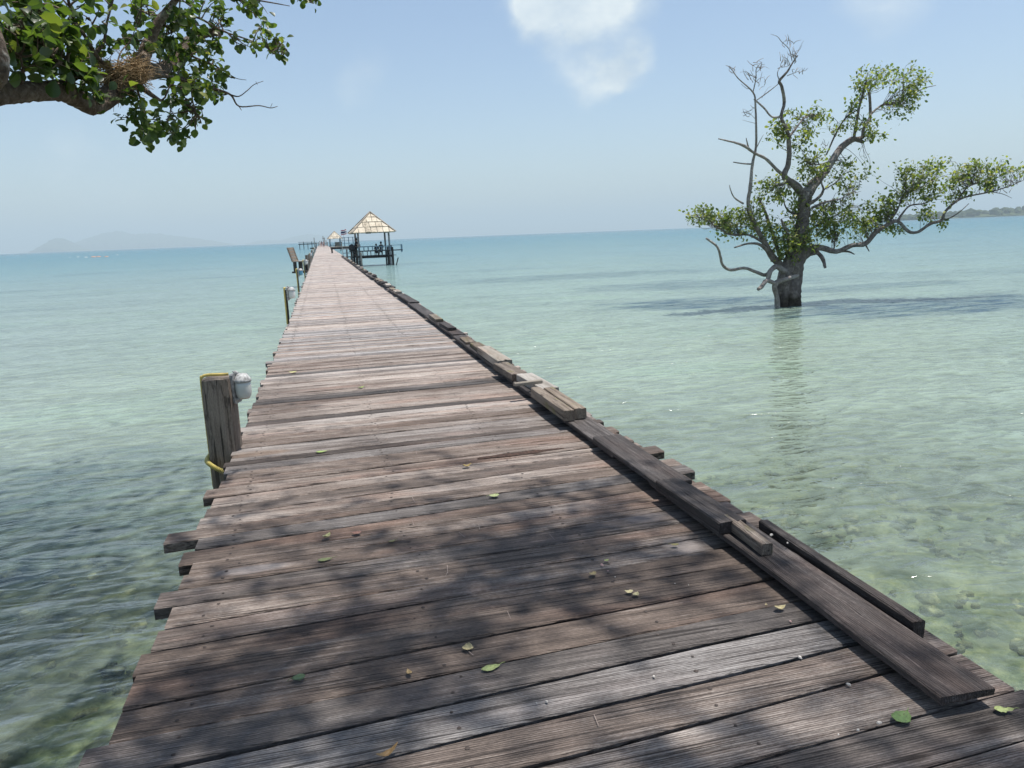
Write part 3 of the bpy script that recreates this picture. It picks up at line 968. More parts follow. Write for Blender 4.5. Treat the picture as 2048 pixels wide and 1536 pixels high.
c.tube([(-0.118, -0.02, -0.30), (-0.118, -0.02, 0.2), (-0.118, -0.02, 0.54), (-0.106, -0.02, 0.578), (-0.06, -0.02, 0.59), (0.03, -0.02, 0.588), (0.085, -0.02, 0.588)], [0.0115] * 7, 10, sub=4)
c.build("conduit", MAT['yellow_pipe'], post)
c = MB()
P_, R2 = c.tube([(-0.11, -0.03, -0.03), (-0.125, -0.09, -0.06), (-0.09, -0.15, -0.076), (-0.02, -0.17, -0.12), (0.05, -0.16, -0.16)], [0.014] * 5, 10, sub=6)
rib = MB()
L_ = np.concatenate([[0], np.cumsum(np.linalg.norm(np.diff(P_, axis=0), axis=1))])
for s_ in np.arange(0.004, L_[-1], 0.012):
    q = np.array([np.interp(s_, L_, P_[:, j]) for j in range(3)]); q2 = np.array([np.interp(s_ + 0.006, L_, P_[:, j]) for j in range(3)])
    rib.tube([q, q2], [0.0185, 0.0185], 10, sub=1)
hs = rib.build("corrugated_hose", MAT['yellow_hose'], post)
make_lamp(post, MAT['glass'], (0.112, 0.0, 0.475), 1.10, R_(-14))

# conduit lamps farther along
LAMPS = [(576.5, 632, 0.60, 'lamp_white', "yellow pipe lamp with white glass, second lamp from the near end"),
         (597.5, 573, 0.62, 'blue_lamp', "yellow pipe lamp with a blue housing, third lamp from the near end"),
         (610, 546, 0.66, 'lamp_white', "thin pipe lamp in front of the cluster of wooden mooring posts"),
         (620.5, 524, 0.7, 'lamp_white', "small pipe lamp just past the cluster of wooden mooring posts"),
         (625, 514, 0.75, 'lamp_white', "tiny far pipe lamp on the left edge, second beyond the mooring posts"),
         (628.5, 506.5, 0.8, 'lamp_white', "farthest pipe lamp on the left edge of the pier")]
for k, (x, y, h, gm, lab) in enumerate(LAMPS):
    p = onz(x, y)
    p[0] -= 0.03
    r = thing("pipe_lamp", lab, "lamp post", (p[0], p[1], 0), 0.0, "pipe lamps along the left edge")
    c = MB()
    c.tube([(0, 0, -0.35), (0.0, 0, 0.3), (-0.015 * (k % 3), 0, h - 0.03), (0.004, 0, h), (0.03, 0, h + 0.004)], [0.021] * 5, 8, sub=3)
    c.build("conduit", MAT['yellow_pipe'], r)
    c = MB()
    c.box((0.034, 0, h / 2 - 0.16), (0.035, 0.06, h + 0.25), None)
    c.build("backing_slat", MAT['pile'], r)
    make_lamp(r, MAT[gm], (0.054, 0, h - 0.12), 1.35, R_(-10))


def wooden_stake(name, label, x, y, w, h, below, group, lean=0.0, mat='post', cap=None):
    b = MB()
    b.bar((0, 0, -below), (lean, 0, h), w, w * 0.9, up=(0, 1, 0), chamfer=0.01)
    o = b.build(name, MAT[mat], None, (x, y, 0))
    return tag(o, label, "post", group)


# cluster of mooring posts past the third lamp
for k, (x, y, h, w, lab) in enumerate(((615, 532, 0.72, 0.16, "thick grey mooring post, nearest of the cluster beside the seat"), (619.5, 528, 0.70, 0.15, "brown mooring post behind the nearest one of the cluster"),
                                      (622.5, 523, 0.62, 0.15, "pale topped mooring post, farthest of the cluster"))):
    p = onz(x, y)
    wooden_stake("mooring_post", lab, p[0] - 0.02, p[1], w, h, 1.6, "mooring posts on the left edge", mat='post' if k < 2 else 'pale_timber')
for k, (x, y, h) in enumerate(((624, 516, 0.75), (627, 509.5, 0.8), (630, 504, 0.85), (631.5, 500, 0.9))):
    p = onz(x, y)
    wooden_stake("edge_stake", "thin far stake on the left edge beyond the mooring posts", p[0] - 0.05, p[1], 0.1, h, 1.6, "thin stakes far along the left edge", 0.05)

# broken seat built out over the water on the left
sx, sy = ony(598, 522, 48)[0], 48.0
seat = thing("bench", "weathered plank bench with a leaning back over the water", "bench", (sx, sy, 0), R_(-17))
b = MB()
for k in range(4):
    b.box((0.10, -0.45 + 0.30 * k, 0.44), (0.62, 0.27, 0.05), None, 0, 0.006)
b.build("seat", MAT['pale_timber'], seat)
b = MB()
for k in range(5):
    u = k / 4
    b.bar((-0.24 - 0.20 * u, -0.62, 0.50 + 0.70 * u), (-0.24 - 0.20 * u, 0.55, 0.50 + 0.70 * u), 0.16, 0.04, up=(1, 0, 0.3), chamfer=0.004)
b.build("backrest", MAT['block'], seat)
for yy in (-0.5, 0.45):
    b = MB(); b.bar((-0.22, yy, 0.42), (-0.47, yy, 1.28), 0.07, 0.06); b.build("back_post", MAT['pile'], seat)
    b = MB(); b.bar((-0.1, yy, -0.25), (-0.1, yy, 0.415), 0.16, 0.16); b.build("leg", MAT['pile'], seat)
    b = MB(); b.bar((0.28, yy, -0.25), (0.28, yy, 0.415), 0.14, 0.14); b.build("leg", MAT['pile'], seat)
b = MB(); b.box((0.25, 0, -0.2), (1.1, 1.15, 0.1)); b.build("bracket", MAT['pile'], seat)

# ------------------------------------------------------------------ trees


class Leaves:
    """Collects leaves (base, direction, normal, length, tone) and builds them as one mesh of folded, pointed-oval blades."""

    def __init__(self, fine):
        self.b, self.d, self.n, self.l, self.t = [], [], [], [], []
        self.fine = fine

    def add(self, b, d, n, l, t):
        self.b.append(b); self.d.append(d); self.n.append(n); self.l.append(l); self.t.append(t)

    def build(self, name, mat, parent):
        b = np.array(self.b); d = np.array(self.d); n = np.array(self.n); l = np.array(self.l)[:, None]; tn = np.array(self.t)
        d /= np.linalg.norm(d, axis=1)[:, None]
        n = n - d * np.sum(n * d, 1)[:, None]; n /= np.maximum(np.linalg.norm(n, axis=1)[:, None], 1e-6)
        s = np.cross(d, n)
        if self.fine:
            rows = [(0.0, 0.0, 0.0), (0.14, 0.012, 0.0), (0.32, 0.20, 0.03), (0.58, 0.33, 0.035), (0.82, 0.26, 0.0), (0.95, 0.12, -0.03), (1.0, 0.02, -0.045)]
        else:
            rows = [(0.0, 0.02, 0.0), (0.4, 0.30, 0.03), (0.78, 0.27, 0.0), (1.0, 0.04, -0.04)]
        V = []
        for (u, w, z) in rows:
            cup = 0.30 * w
            V.append(b + d * (u * l) + n * ((z + cup) * l) - s * (w * l))
            V.append(b + d * (u * l) + n * (z * l))
            V.append(b + d * (u * l) + n * ((z + cup) * l) + s * (w * l))
        k = len(rows)
        V = np.stack(V, 1).reshape(-1, 3)
        q = []
        for r in range(k - 1):
            q += [(3 * r, 3 * r + 1, 3 * r + 4, 3 * r + 3), (3 * r + 1, 3 * r + 2, 3 * r + 5, 3 * r + 4)]
        q = np.array(q)
        F = (np.arange(len(b))[:, None, None] * (3 * k) + q[None]).reshape(-1, 4)
        return mesh_np(name, V, F, mat, np.repeat(tn, 3 * k), smooth=True, parent=parent)


def sprays(rg, wood, lv, P, skeleton, size, n_twig, leaf_len, per_twig, tone=(0.3, 0.2), twig_r=0.004, droop=0.1, spread=1.0, scat=0.25):
    """Twigs run from the nearest limb into the clump about P and carry tufts of leaves towards their ends."""
    sk = skeleton
    size = np.array(size)
    for _ in range(n_twig):
        e = rg.normal(size=3); e /= np.linalg.norm(e); e *= rg.random() ** 0.45
        end = P + e * size
        dd = np.linalg.norm(sk - end, axis=1)
        j = np.argsort(dd)[rg.integers(0, min(6, len(dd)))]
        st = sk[j]
        L = np.linalg.norm(end - st)
        mid = (st + end) / 2 + rg.normal(size=3) * 0.13 * L + np.array([0, 0, 0.05 * L])
        q1 = (st * 2 + mid) / 3 + rg.normal(size=3) * 0.05 * L
        pts = [st, q1, mid, (mid + end) / 2 + rg.normal(size=3) * 0.06 * L, end]
        PP, _r = wood.tube(pts, [twig_r * 1.8, twig_r * 1.5, twig_r * 1.1, twig_r * 0.8, twig_r * 0.5], 4, sub=2, cap=False)
        nl = max(3, int(per_twig * rg.uniform(0.6, 1.4)))
        for q in range(nl):
            u = 1 - (rg.random() ** 1.6) * 0.55
            x = u * (len(PP) - 1); i = min(int(x), len(PP) - 2); f = x - i
            bs = PP[i] * (1 - f) + PP[i + 1] * f
            ax = PP[i + 1] - PP[i]; ax /= max(np.linalg.norm(ax), 1e-6)
            dr = ax * 0.7 + rg.normal(size=3) * 0.75 * spread + np.array([0, 0, -droop])
            nm = np.array([0, 0, 1.0]) + rg.normal(size=3) * 0.55
            lv.add(bs + rg.normal(size=3) * leaf_len * scat, dr, nm, leaf_len * rg.uniform(0.65, 1.2), float(np.clip(rg.normal(*tone), 0, 1)))


# --- lone tree standing in the sea
TC = onz(1570, 611, WATER_Z)
TY = TC[1]
tree = thing("tree", "gnarled half bare tree standing alone in the shallow sea", "tree", (TC[0], TC[1], WATER_Z))
rg = rnd_noise(77)


def tp(x, y, dy=0.0):
    """A point of the tree, read in a close-up of it, put at its own depth dy in front of or behind the trunk."""
    fx, fy = x / 2.5593 + 1340, y / 2.56 + 40
    p = ony(fx, fy, TY + dy)
    return np.array([p[0] - TC[0], dy, p[2] - WATER_Z])


TS = math.hypot(TC[0], TC[1]) / FOC / 2.56


def limb(mb, pts, jit=0.10, n=9, sub=4, d0=0.0, d1=0.0):
    m = len(pts)
    q = []
    for i, (x, y, r) in enumerate(pts):
        dy = d0 + (d1 - d0) * i / (m - 1) + (rg.normal() * 0.03 if 0 < i < m - 1 else 0)
        q.append(tp(x, y, dy))
    return mb.tube(q, [r * TS * (0.77 if r < 25 else 0.93) for (_, _, r) in pts], n, sub=sub, jit=jit, rng=rg)[0]


SK = []
tk = MB()
limb(tk, [(606, 1560, 62), (609, 1465, 57), (612, 1400, 55), (622, 1320, 53), (634, 1250, 50), (652, 1170, 42), (668, 1090, 35), (682, 1010, 31), (686, 950, 30), (696, 880, 33)], 0.10, 16)
limb(tk, [(600, 1480, 30), (575, 1400, 34), (590, 1300, 36), (625, 1215, 30)], 0.1, 10, d0=-0.15, d1=-0.1)
limb(tk, [(640, 1490, 26), (642, 1380, 28), (655, 1280, 26), (668, 1190, 22)], 0.1, 10, d0=-0.1, d1=-0.1)
limb(tk, [(570, 1560, 30), (578, 1480, 26), (592, 1400, 18), (605, 1330, 10)], 0.1, 8, d0=-0.35, d1=-0.25)
limb(tk, [(668, 1560, 30), (655, 1480, 24), (646, 1400, 16), (640, 1330, 8)], 0.1, 8, d0=-0.30, d1=-0.2)
tk.build("trunk", MAT['trunk_far'], tree)
br = [
    ([(690, 905, 27), (640, 845, 22), (585, 800, 18), (605, 740, 15), (610, 650, 14), (600, 570, 11), (570, 500, 9), (585, 420, 9), (572, 340, 9), (560, 312, 8), (600, 265, 6), (630, 215, 4), (655, 180, 2)], 0, -0.9),
    ([(695, 895, 31), (745, 830, 26), (800, 770, 23), (830, 720, 22), (880, 650, 21), (940, 610, 18), (990, 625, 10)], 0, 0.7),
    ([(945, 612, 15), (985, 600, 12), (990, 560, 11), (1020, 510, 11), (1025, 470, 9), (1020, 380, 8), (1000, 330, 5)], 0.6, 0.9),
    ([(940, 612, 10), (955, 520, 8), (970, 440, 8), (985, 390, 7), (1000, 320, 5)], 0.6, 0.4),
    ([(1025, 485, 7), (1070, 445, 6), (1110, 430, 6), (1180, 435, 4), (1230, 390, 4), (1300, 350, 3), (1360, 335, 2)], 0.9, 1.2),
    ([(1180, 435, 4), (1210, 450, 3), (1235, 480, 2)], 1.1, 1.0), ([(1180, 430, 4), (1195, 340, 3), (1190, 270, 2)], 1.1, 1.3),
    ([(800, 690, 5), (850, 580, 5), (900, 500, 5), (960, 460, 4)], 0.3, 0.2),
    ([(700, 950, 12), (760, 910, 9), (785, 870, 7), (775, 830, 5), (785, 790, 4)], -0.2, -0.6),
    ([(725, 962, 9), (800, 930, 5), (870, 915, 3), (940, 880, 2)], -0.2, -0.8),
    ([(785, 870, 4), (850, 830, 3), (900, 770, 2)], -0.4, -0.7),
    ([(640, 1250, 36), (690, 1195, 30), (760, 1165, 20), (850, 1185, 15), (930, 1155, 14), (1000, 1145, 15), (1050, 1090, 14), (1110, 1050, 13), (1165, 1030, 11), (1220, 1082, 10), (1270, 1085, 9), (1330, 1045, 9), (1390, 1025, 9), (1410, 980, 8), (1470, 925, 7), (1540, 900, 5), (1640, 880, 4), (1740, 850, 3), (1810, 820, 1.5)], -0.1, -1.3),
    ([(1470, 925, 6), (1520, 860, 4), (1580, 830, 3)], -0.9, -1.3), ([(1165, 1030, 9), (1190, 990, 6), (1230, 950, 5), (1300, 940, 4), (1330, 920, 2)], -0.6, -0.3),
    ([(1110, 1050, 8), (1160, 980, 5), (1200, 900, 4), (1280, 860, 3), (1370, 810, 2)], -0.5, 0.1), ([(1390, 1025, 6), (1430, 1015, 4), (1480, 985, 3), (1530, 940, 2)], -0.9, -1.3),
    ([(1640, 880, 3), (1700, 890, 2), (1750, 912, 1)], -1.2, -1.2), ([(850, 1185, 8), (910, 1185, 6), (945, 1200, 3)], -0.2, -0.5), ([(1000, 1150, 6), (1020, 1185, 3)], -0.3, -0.4),
    ([(745, 1180, 13), (780, 1220, 12), (795, 1270, 8)], -0.2, -0.5), ([(840, 1170, 5), (845, 1125, 3)], -0.2, -0.2), ([(710, 1205, 8), (760, 1195, 4)], -0.3, -0.5),
    ([(605, 1300, 28), (560, 1250, 24), (515, 1200, 20), (485, 1140, 17), (440, 1060, 14), (400, 960, 12)], 0, -0.3),
    ([(510, 1190, 14), (460, 1150, 9), (400, 1145, 6), (330, 1165, 4)], -0.2, -0.7), ([(480, 1140, 9), (400, 1100, 6), (310, 1100, 5), (240, 1060, 4), (150, 1010, 2)], -0.2, -0.6),
    ([(570, 1230, 12), (520, 1080, 10), (490, 990, 9), (450, 905, 6)], 0.2, 0.5), ([(600, 830, 11), (560, 845, 8), (530, 850, 6)], -0.1, -0.3),
    ([(670, 1000, 8), (610, 980, 6), (585, 940, 4), (580, 900, 2)], 0, 0.5), ([(660, 1120, 14), (740, 1060, 8), (830, 1010, 5), (920, 960, 3)], 0.1, 0.8),
    ([(620, 1200, 14), (600, 1100, 9), (570, 1020, 5)], -0.3, -0.7), ([(610, 600, 8), (640, 560, 6), (680, 510, 4), (730, 480, 2)], -0.5, -0.2), ([(830, 720, 6), (760, 740, 4), (700, 730, 3)], 0.3, -0.2),
]
for pts, d0, d1 in br:
    b = MB()
    SK.append(limb(b, pts, d0=d0, d1=d1))
    b.build("branch", MAT['bark_far'], tree)
dead = [
    ([(420, 1010, 13), (400, 940, 14), (412, 850, 14), (422, 740, 11), (440, 650, 9), (441, 550, 8), (437, 430, 7), (425, 370, 6), (350, 300, 4), (310, 245, 3), (285, 232, 1.5)], -0.3, -0.5),
    ([(425, 370, 4), (440, 300, 4), (442, 250, 3), (470, 215, 1.5)], -0.4, -0.5), ([(437, 415, 4), (480, 385, 4), (545, 335, 3), (575, 300, 2)], -0.4, -0.6),
    ([(430, 405, 6), (480, 450, 7), (520, 495, 7), (566, 497, 8)], -0.4, -0.5), ([(625, 210, 3), (610, 150, 3), (570, 110, 2.5), (550, 85, 2), (515, 72, 1)], -0.8, -1.0),
    ([(560, 312, 4), (550, 270, 3), (572, 230, 1.5)], -0.8, -0.7), ([(600, 285, 3), (650, 265, 2), (672, 250, 1)], -0.8, -0.7), ([(615, 235, 2.5), (600, 200, 2), (570, 185, 1)], -0.8, -0.9),
    ([(630, 280, 2), (655, 300, 1.2)], -0.8, -0.9), ([(640, 190, 2), (670, 130, 1), (685, 105, 0.7)], -0.9, -1.0), ([(635, 200, 2), (625, 150, 1.2)], -0.9, -0.9),
    ([(585, 800, 14), (540, 760, 12), (490, 710, 11), (430, 680, 10), (390, 650, 11), (340, 630, 8), (290, 618, 6), (248, 608, 4)], -0.1, -0.9), ([(400, 650, 7), (390, 605, 3)], -0.5, -0.6),
    ([(421, 738, 7), (370, 735, 5), (325, 728, 4)], -0.4, -0.6), ([(375, 940, 8), (330, 910, 5), (310, 870, 4), (305, 845, 2)], -0.3, -0.6), ([(440, 660, 4), (460, 620, 3), (480, 585, 1)], -0.4, -0.5),
    ([(530, 1270, 15), (490, 1305, 12), (440, 1290, 10), (380, 1270, 9), (310, 1280, 9), (270, 1255, 9), (258, 1210, 8), (240, 1160, 7), (185, 1118, 6)], -0.2, -0.9),
    ([(655, 1308, 12), (600, 1325, 14), (545, 1345, 17), (535, 1375, 17), (546, 1420, 16), (550, 1490, 18)], -0.55, -0.5), ([(540, 1350, 14), (495, 1335, 14), (470, 1365, 13), (452, 1378, 11)], -0.55, -0.8),
    ([(500, 1335, 14), (512, 1290, 16), (545, 1262, 17), (590, 1290, 20)], -0.5, -0.3),
    ([(440, 300, 2), (400, 270, 1.5), (385, 260, 0.8)], -0.4, -0.5), ([(440, 270, 2), (480, 240, 1.2), (510, 250, 0.7)], -0.4, -0.5), ([(440, 510, 2), (400, 470, 1.2), (375, 455, 0.7)], -0.5, -0.6), ([(440, 530, 2), (400, 520, 1.2), (370, 512, 0.7)], -0.5, -0.5),
    ([(470, 400, 1.5), (500, 350, 1), (520, 340, 0.6)], -0.5, -0.4), ([(1740, 850, 2), (1770, 800, 1.2), (1800, 790, 0.7)], -1.2, -1.0),
]
for pts, d0, d1 in dead:
    b = MB()
    limb(b, [(x, y, r * (0.78 if y < 960 else 0.95)) for (x, y, r) in pts], d0=d0, d1=d1, n=7)
    b.build("dead_branch", MAT['dead_bark'], tree)
SKA = np.vstack(SK)
b = MB()
for (x, y, n_, sp, d) in ((430, 300, 10, 55, -0.45), (440, 240, 9, 45, -0.45), (320, 260, 6, 35, -0.5), (575, 230, 10, 45, -0.75), (630, 200, 12, 50, -0.85), (610, 130, 8, 40, -0.9), (650, 265, 7, 35, -0.75), (400, 480, 7, 40, -0.5), (470, 330, 6, 45, -0.5), (1740, 860, 9, 55, -1.2), (930, 890, 9, 50, -0.6), (790, 650, 5, 35, 0.2), (950, 860, 6, 45, -0.3)):
    for _ in range(n_):
        a_ = rg.uniform(0.1, 3.0); L_ = sp * rg.uniform(0.5, 1.2)
        x0, y0_ = x + rg.normal() * sp * 0.35, y + rg.normal() * sp * 0.35
        x1, y1 = x0 + L_ * math.cos(a_), y0_ - L_ * math.sin(a_)
        b.tube([tp(x0, y0_, d), tp((x0 + x1) / 2 + rg.normal() * 6, (y0_ + y1) / 2 + rg.normal() * 6, d + rg.normal() * 0.1), tp(x1, y1, d + rg.normal() * 0.15)], [0.011, 0.008, 0.004], 4, sub=2, cap=False)
TWIGS = b
CL = [(1060, 290, 120, 65, 1), (1200, 280, 110, 65, 1), (1290, 300, 60, 45, .7), (1215, 440, 55, 60, 1), (990, 340, 70, 45, .9), (1250, 400, 40, 40, .6), (950, 430, 25, 20, .4),
      (680, 505, 110, 65, 1.1), (770, 490, 55, 35, .8), (560, 590, 50, 50, .7), (690, 610, 70, 40, .8), (545, 560, 40, 40, .4), (890, 540, 50, 25, .6), (1010, 540, 45, 35, .7), (1060, 590, 30, 22, .5),
      (725, 735, 75, 65, 1.2), (700, 790, 60, 40, .7), (490, 850, 60, 55, .9), (580, 880, 65, 45, .8), (520, 920, 65, 40, .9), (920, 745, 30, 25, .4), (1012, 795, 18, 12, .3), (850, 830, 75, 55, .6), (930, 870, 40, 40, .4),
      (150, 1000, 75, 45, 1.40), (250, 1010, 55, 45, 1.24), (330, 1050, 90, 60, 2.02), (430, 1010, 100, 60, 2.33), (500, 1080, 90, 60, 2.17), (600, 1110, 100, 75, 2.94), (650, 1080, 75, 70, 2.17), (590, 1180, 45, 55, 1.40), (680, 1140, 55, 40, 1.40),
      (760, 1000, 90, 60, 2.33), (850, 985, 100, 60, 2.48), (900, 1045, 110, 50, 2.33), (1000, 1050, 90, 45, 1.71), (1080, 950, 70, 55, 1.71), (1090, 1010, 70, 45, 1.40), (640, 960, 70, 50, 1.24), (800, 1080, 70, 40, 1.40),
      (1200, 890, 70, 55, 1), (1290, 860, 90, 60, 1.2), (1200, 765, 35, 30, .5), (1300, 760, 90, 50, 1.1), (1370, 740, 45, 35, .7), (1450, 820, 100, 50, 1.2), (1540, 780, 80, 50, 1.1), (1600, 755, 75, 40, 1), (1680, 745, 50, 32, .7),
      (1480, 910, 80, 30, .7), (1620, 840, 75, 32, .8), (1765, 762, 20, 15, .3), (1300, 1000, 40, 18, .4), (1380, 890, 70, 45, .9), (1390, 1045, 30, 12, .2), (1130, 1075, 50, 20, .5)]
cw, lv = MB(), Leaves(False)
for (x, y, rx, ry, w) in CL:
    d = np.interp(x, [100, 600, 900, 1200, 1750], [-0.5, -0.1, 0.1, 0.2 if y < 600 else -0.4, -1.1]) + rg.normal() * 0.15
    c = tp(x, y, d)
    sprays(rg, cw, lv, c, SKA, (rx * TS * 1.05, 0.35 + 0.5 * (rx + ry) / 2 * TS, ry * TS * 1.05), int(19 * w * rg.uniform(0.7, 1.3)) + 4, 0.118, 8, (0.50, 0.28), 0.005, 0.0, 1.0, 0.75)
cr = lv.build("crown", MAT['leaf_far'], tree)
cw.add(TWIGS.v, TWIGS.f, 1)
cw.build("crown_twigs", [MAT['bark_far'], MAT['dead_bark']], cr)

# --- big shore tree overhanging the near end of the pier
rg = rnd_noise(31)
shore = thing("tree", "leafy tree overhanging the near end of the pier, with a nest in its fork", "tree", (-2.35, 2.3, WATER_Z))
OB = np.array([-2.35, 2.3, WATER_Z])


def np_(x, y, Y):
    """A point of the overhanging tree from a close-up of it, at its own distance Y."""
    return ony(x / 3.0118, y / 3.0118, Y) - OB


def nlimb(mb, pts, n=12, jit=0.07, sub=5):
    q = [np_(x, y, Y) for (x, y, r, Y) in pts]
    rr_ = [0.92 * r * Y / 0.955 / FOC / 3.0118 for (x, y, r, Y) in pts]
    return mb.tube(q, rr_, n, sub=sub, jit=jit, rng=rg)[0]


NS = []
tk = MB()
tk.tube([(0.05, -0.1, -0.9), (0, 0, 0.2), (-0.1, 0.05, 1.2), (0.0, 0.12, 2.2), (0.1, 0.1, 3.1), (0.15, 0.0, 3.9)], [0.36, 0.30, 0.26, 0.25, 0.22, 0.19], 18, sub=6, jit=0.06, rng=rg)
tk.build("trunk", MAT['bark'], shore)
near_br = [
    [(-620, 640, 85, 3.0), (-300, 600, 72, 3.1), (0, 560, 60, 3.3), (120, 556, 54, 3.4), (250, 548, 52, 3.5), (370, 548, 55, 3.6), (460, 592, 50, 3.7), (560, 640, 46, 3.8), (640, 592, 52, 3.9), (720, 520, 56, 4.0), (800, 470, 52, 4.1), (880, 430, 46, 4.3), (960, 425, 38, 4.5), (1040, 370, 32, 4.7), (1100, 300, 30, 4.8), (1140, 255, 33, 4.9), (1200, 213, 28, 5.0), (1270, 196, 20, 5.1), (1325, 205, 13, 5.2)],
    [(820, 470, 36, 4.1), (850, 390, 36, 4.1), (875, 320, 34, 4.15), (900, 250, 33, 4.2), (930, 180, 28, 4.2), (980, 100, 22, 4.2), (1050, 10, 18, 4.2), (1100, -90, 16, 4.1), (1120, -260, 14, 3.9), (1200, -480, 12, 3.6)],
    [(720, 500, 22, 4.0), (680, 440, 19, 3.95), (620, 385, 16, 3.9), (570, 325, 14, 3.85), (520, 230, 10, 3.8), (460, 140, 9, 3.7), (420, 40, 8, 3.6), (390, -120, 7, 3.5)],
    [(570, 325, 11, 3.85), (625, 255, 8, 3.9), (640, 150, 7, 3.9), (680, 0, 5, 3.9), (700, -80, 4, 3.9)],
    [(850, 525, 17, 4.1), (890, 555, 14, 4.1), (930, 583, 12, 4.15), (968, 606, 8, 4.2)],
    [(900, 440, 14, 4.3), (1050, 470, 11, 4.5), (1200, 505, 9, 4.7), (1290, 533, 7, 4.8), (1390, 572, 6, 4.9), (1440, 640, 4, 5.0), (1560, 636, 3, 5.1), (1630, 650, 2.5, 5.1), (1672, 640, 1.5, 5.1)],
    [(1390, 572, 5, 4.9), (1440, 580, 3, 4.9), (1490, 545, 2.5, 5.0), (1530, 510, 2, 5.0), (1587, 488, 1.2, 5.0)], [(1440, 640, 3, 5.0), (1455, 665, 1.5, 5.0)], [(1550, 510, 1.5, 5.0), (1540, 490, 1, 5.0)], [(1630, 645, 1.5, 5.1), (1640, 622, 1, 5.1)],
    [(985, 95, 9, 4.2), (1100, 90, 7, 4.5), (1200, 110, 6, 4.7), (1350, 190, 5, 4.9), (1500, 240, 4, 5.1), (1600, 285, 3, 5.2), (1660, 330, 2.5, 5.2), (1712, 370, 1.5, 5.3)], [(1640, 310, 2.5, 5.2), (1700, 280, 1.8, 5.3), (1745, 320, 1.2, 5.3)],
    [(1060, -10, 9, 4.2), (1200, -30, 7, 4.5), (1400, -20, 5, 4.8), (1600, 10, 4, 5.0), (1745, 36, 2, 5.1)], [(1500, -60, 5, 4.9), (1700, -40, 4, 5.1), (1900, 0, 2, 5.3)],
    [(820, 520, 9, 4.1), (840, 580, 6, 4.1), (860, 650, 4, 4.1), (855, 760, 3, 4.1), (860, 820, 2, 4.1)], [(1040, 480, 8, 4.5), (1040, 580, 5, 4.5), (1020, 700, 3, 4.5), (990, 780, 2, 4.5)], [(1150, 500, 6, 4.6), (1160, 600, 4, 4.7), (1180, 680, 3, 4.7), (1245, 728, 1.2, 4.7)],
    [(460, 140, 7, 3.7), (330, 120, 6, 3.5), (180, 130, 5, 3.3), (60, 180, 4, 3.2)], [(440, 90, 7, 3.7), (300, 30, 6, 3.5), (150, 20, 5, 3.4)], [(420, 560, 9, 3.6), (390, 430, 7, 3.5), (340, 350, 5, 3.4), (240, 250, 4, 3.3)], [(110, 540, 10, 3.4), (140, 440, 7, 3.3), (120, 330, 5, 3.2)],
    [(-170, -60, 60, 2.9), (-90, 120, 50, 2.85), (-36, 290, 56, 2.8), (-24, 430, 62, 2.8), (-80, 540, 46, 2.9), (-170, 640, 36, 3.0)],
    [(1090, 300, 8, 4.8), (1160, 340, 6, 4.8), (1260, 380, 5, 4.9), (1340, 420, 3, 4.9), (1420, 470, 2, 4.9), (1485, 482, 1.2, 4.9)], [(880, 300, 7, 4.15), (960, 230, 5, 4.3), (1050, 190, 4, 4.4)], [(640, 150, 4, 3.9), (570, 160, 3, 3.8), (540, 110, 2, 3.8)],
    [(700, 480, 7, 4.0), (720, 330, 4, 4.0), (790, 240, 3, 4.1), (830, 150, 2, 4.1), (950, 60, 2, 4.2)], [(420, 380, 4, 3.5), (350, 380, 2.5, 3.4), (470, 430, 2.5, 3.5)],
]
for pts in near_br:
    b = MB()
    NS.append(nlimb(b, pts, n=14 if pts[0][2] > 25 else 7, jit=0.08 if pts[0][2] > 25 else 0.03))
    b.build("branch", MAT['bark'], shore)
# limbs that arch over the pier and above the viewer
over = [
    ([(0.12, 0.0, 3.8), (0.9, -0.5, 4.7), (2.2, -1.1, 5.6), (3.6, -1.3, 6.3), (5.0, -1.3, 6.9), (6.2, -1.0, 7.4)], [0.15, 0.12, 0.10, 0.075, 0.05, 0.025]),
    ([(2.2, -1.1, 5.6), (2.9, -0.1, 6.1), (3.7, 0.7, 6.6), (4.6, 1.2, 7.0), (5.4, 1.6, 7.3)], [0.04, 0.028, 0.02, 0.014, 0.008]),
    ([(0.9, -0.5, 4.7), (1.6, -1.6, 5.5), (2.6, -2.4, 6.1), (3.8, -2.9, 6.6)], [0.085, 0.07, 0.05, 0.025]),
    ([(0.15, 0.0, 3.9), (-0.4, 0.7, 5.0), (-1.1, 1.7, 5.8), (-1.6, 2.9, 6.4), (-1.9, 4.1, 6.9)], [0.14, 0.11, 0.08, 0.05, 0.02]),
    ([(-0.4, 0.7, 5.0), (0.5, 1.1, 5.8), (1.2, 1.7, 6.4), (1.9, 2.3, 6.9)], [0.03, 0.02, 0.014, 0.008]),
    ([(-1.0, 1.6, 5.7), (-2.0, 2.3, 6.1), (-2.9, 2.9, 6.4)], [0.06, 0.045, 0.02]),
    ([(0.15, 0.0, 3.8), (-0.9, -0.4, 4.8), (-2.2, -0.8, 5.6), (-3.4, -1.2, 6.1)], [0.13, 0.10, 0.07, 0.03]),
    ([(0.5, 1.1, 5.8), (1.2, 0.7, 6.5), (2.0, 0.5, 7.0), (3.0, 0.3, 7.3)], [0.035, 0.03, 0.02, 0.012]),
]
OS = []
for pts, rads in over:
    b = MB()
    OS.append(b.tube(pts, rads, 9, sub=5, jit=0.05, rng=rg)[0])
    b.build("branch", MAT['bark'], shore)
NSA = np.vstack(NS); OSA = np.vstack(OS)
tw, lv = MB(), Leaves(True)
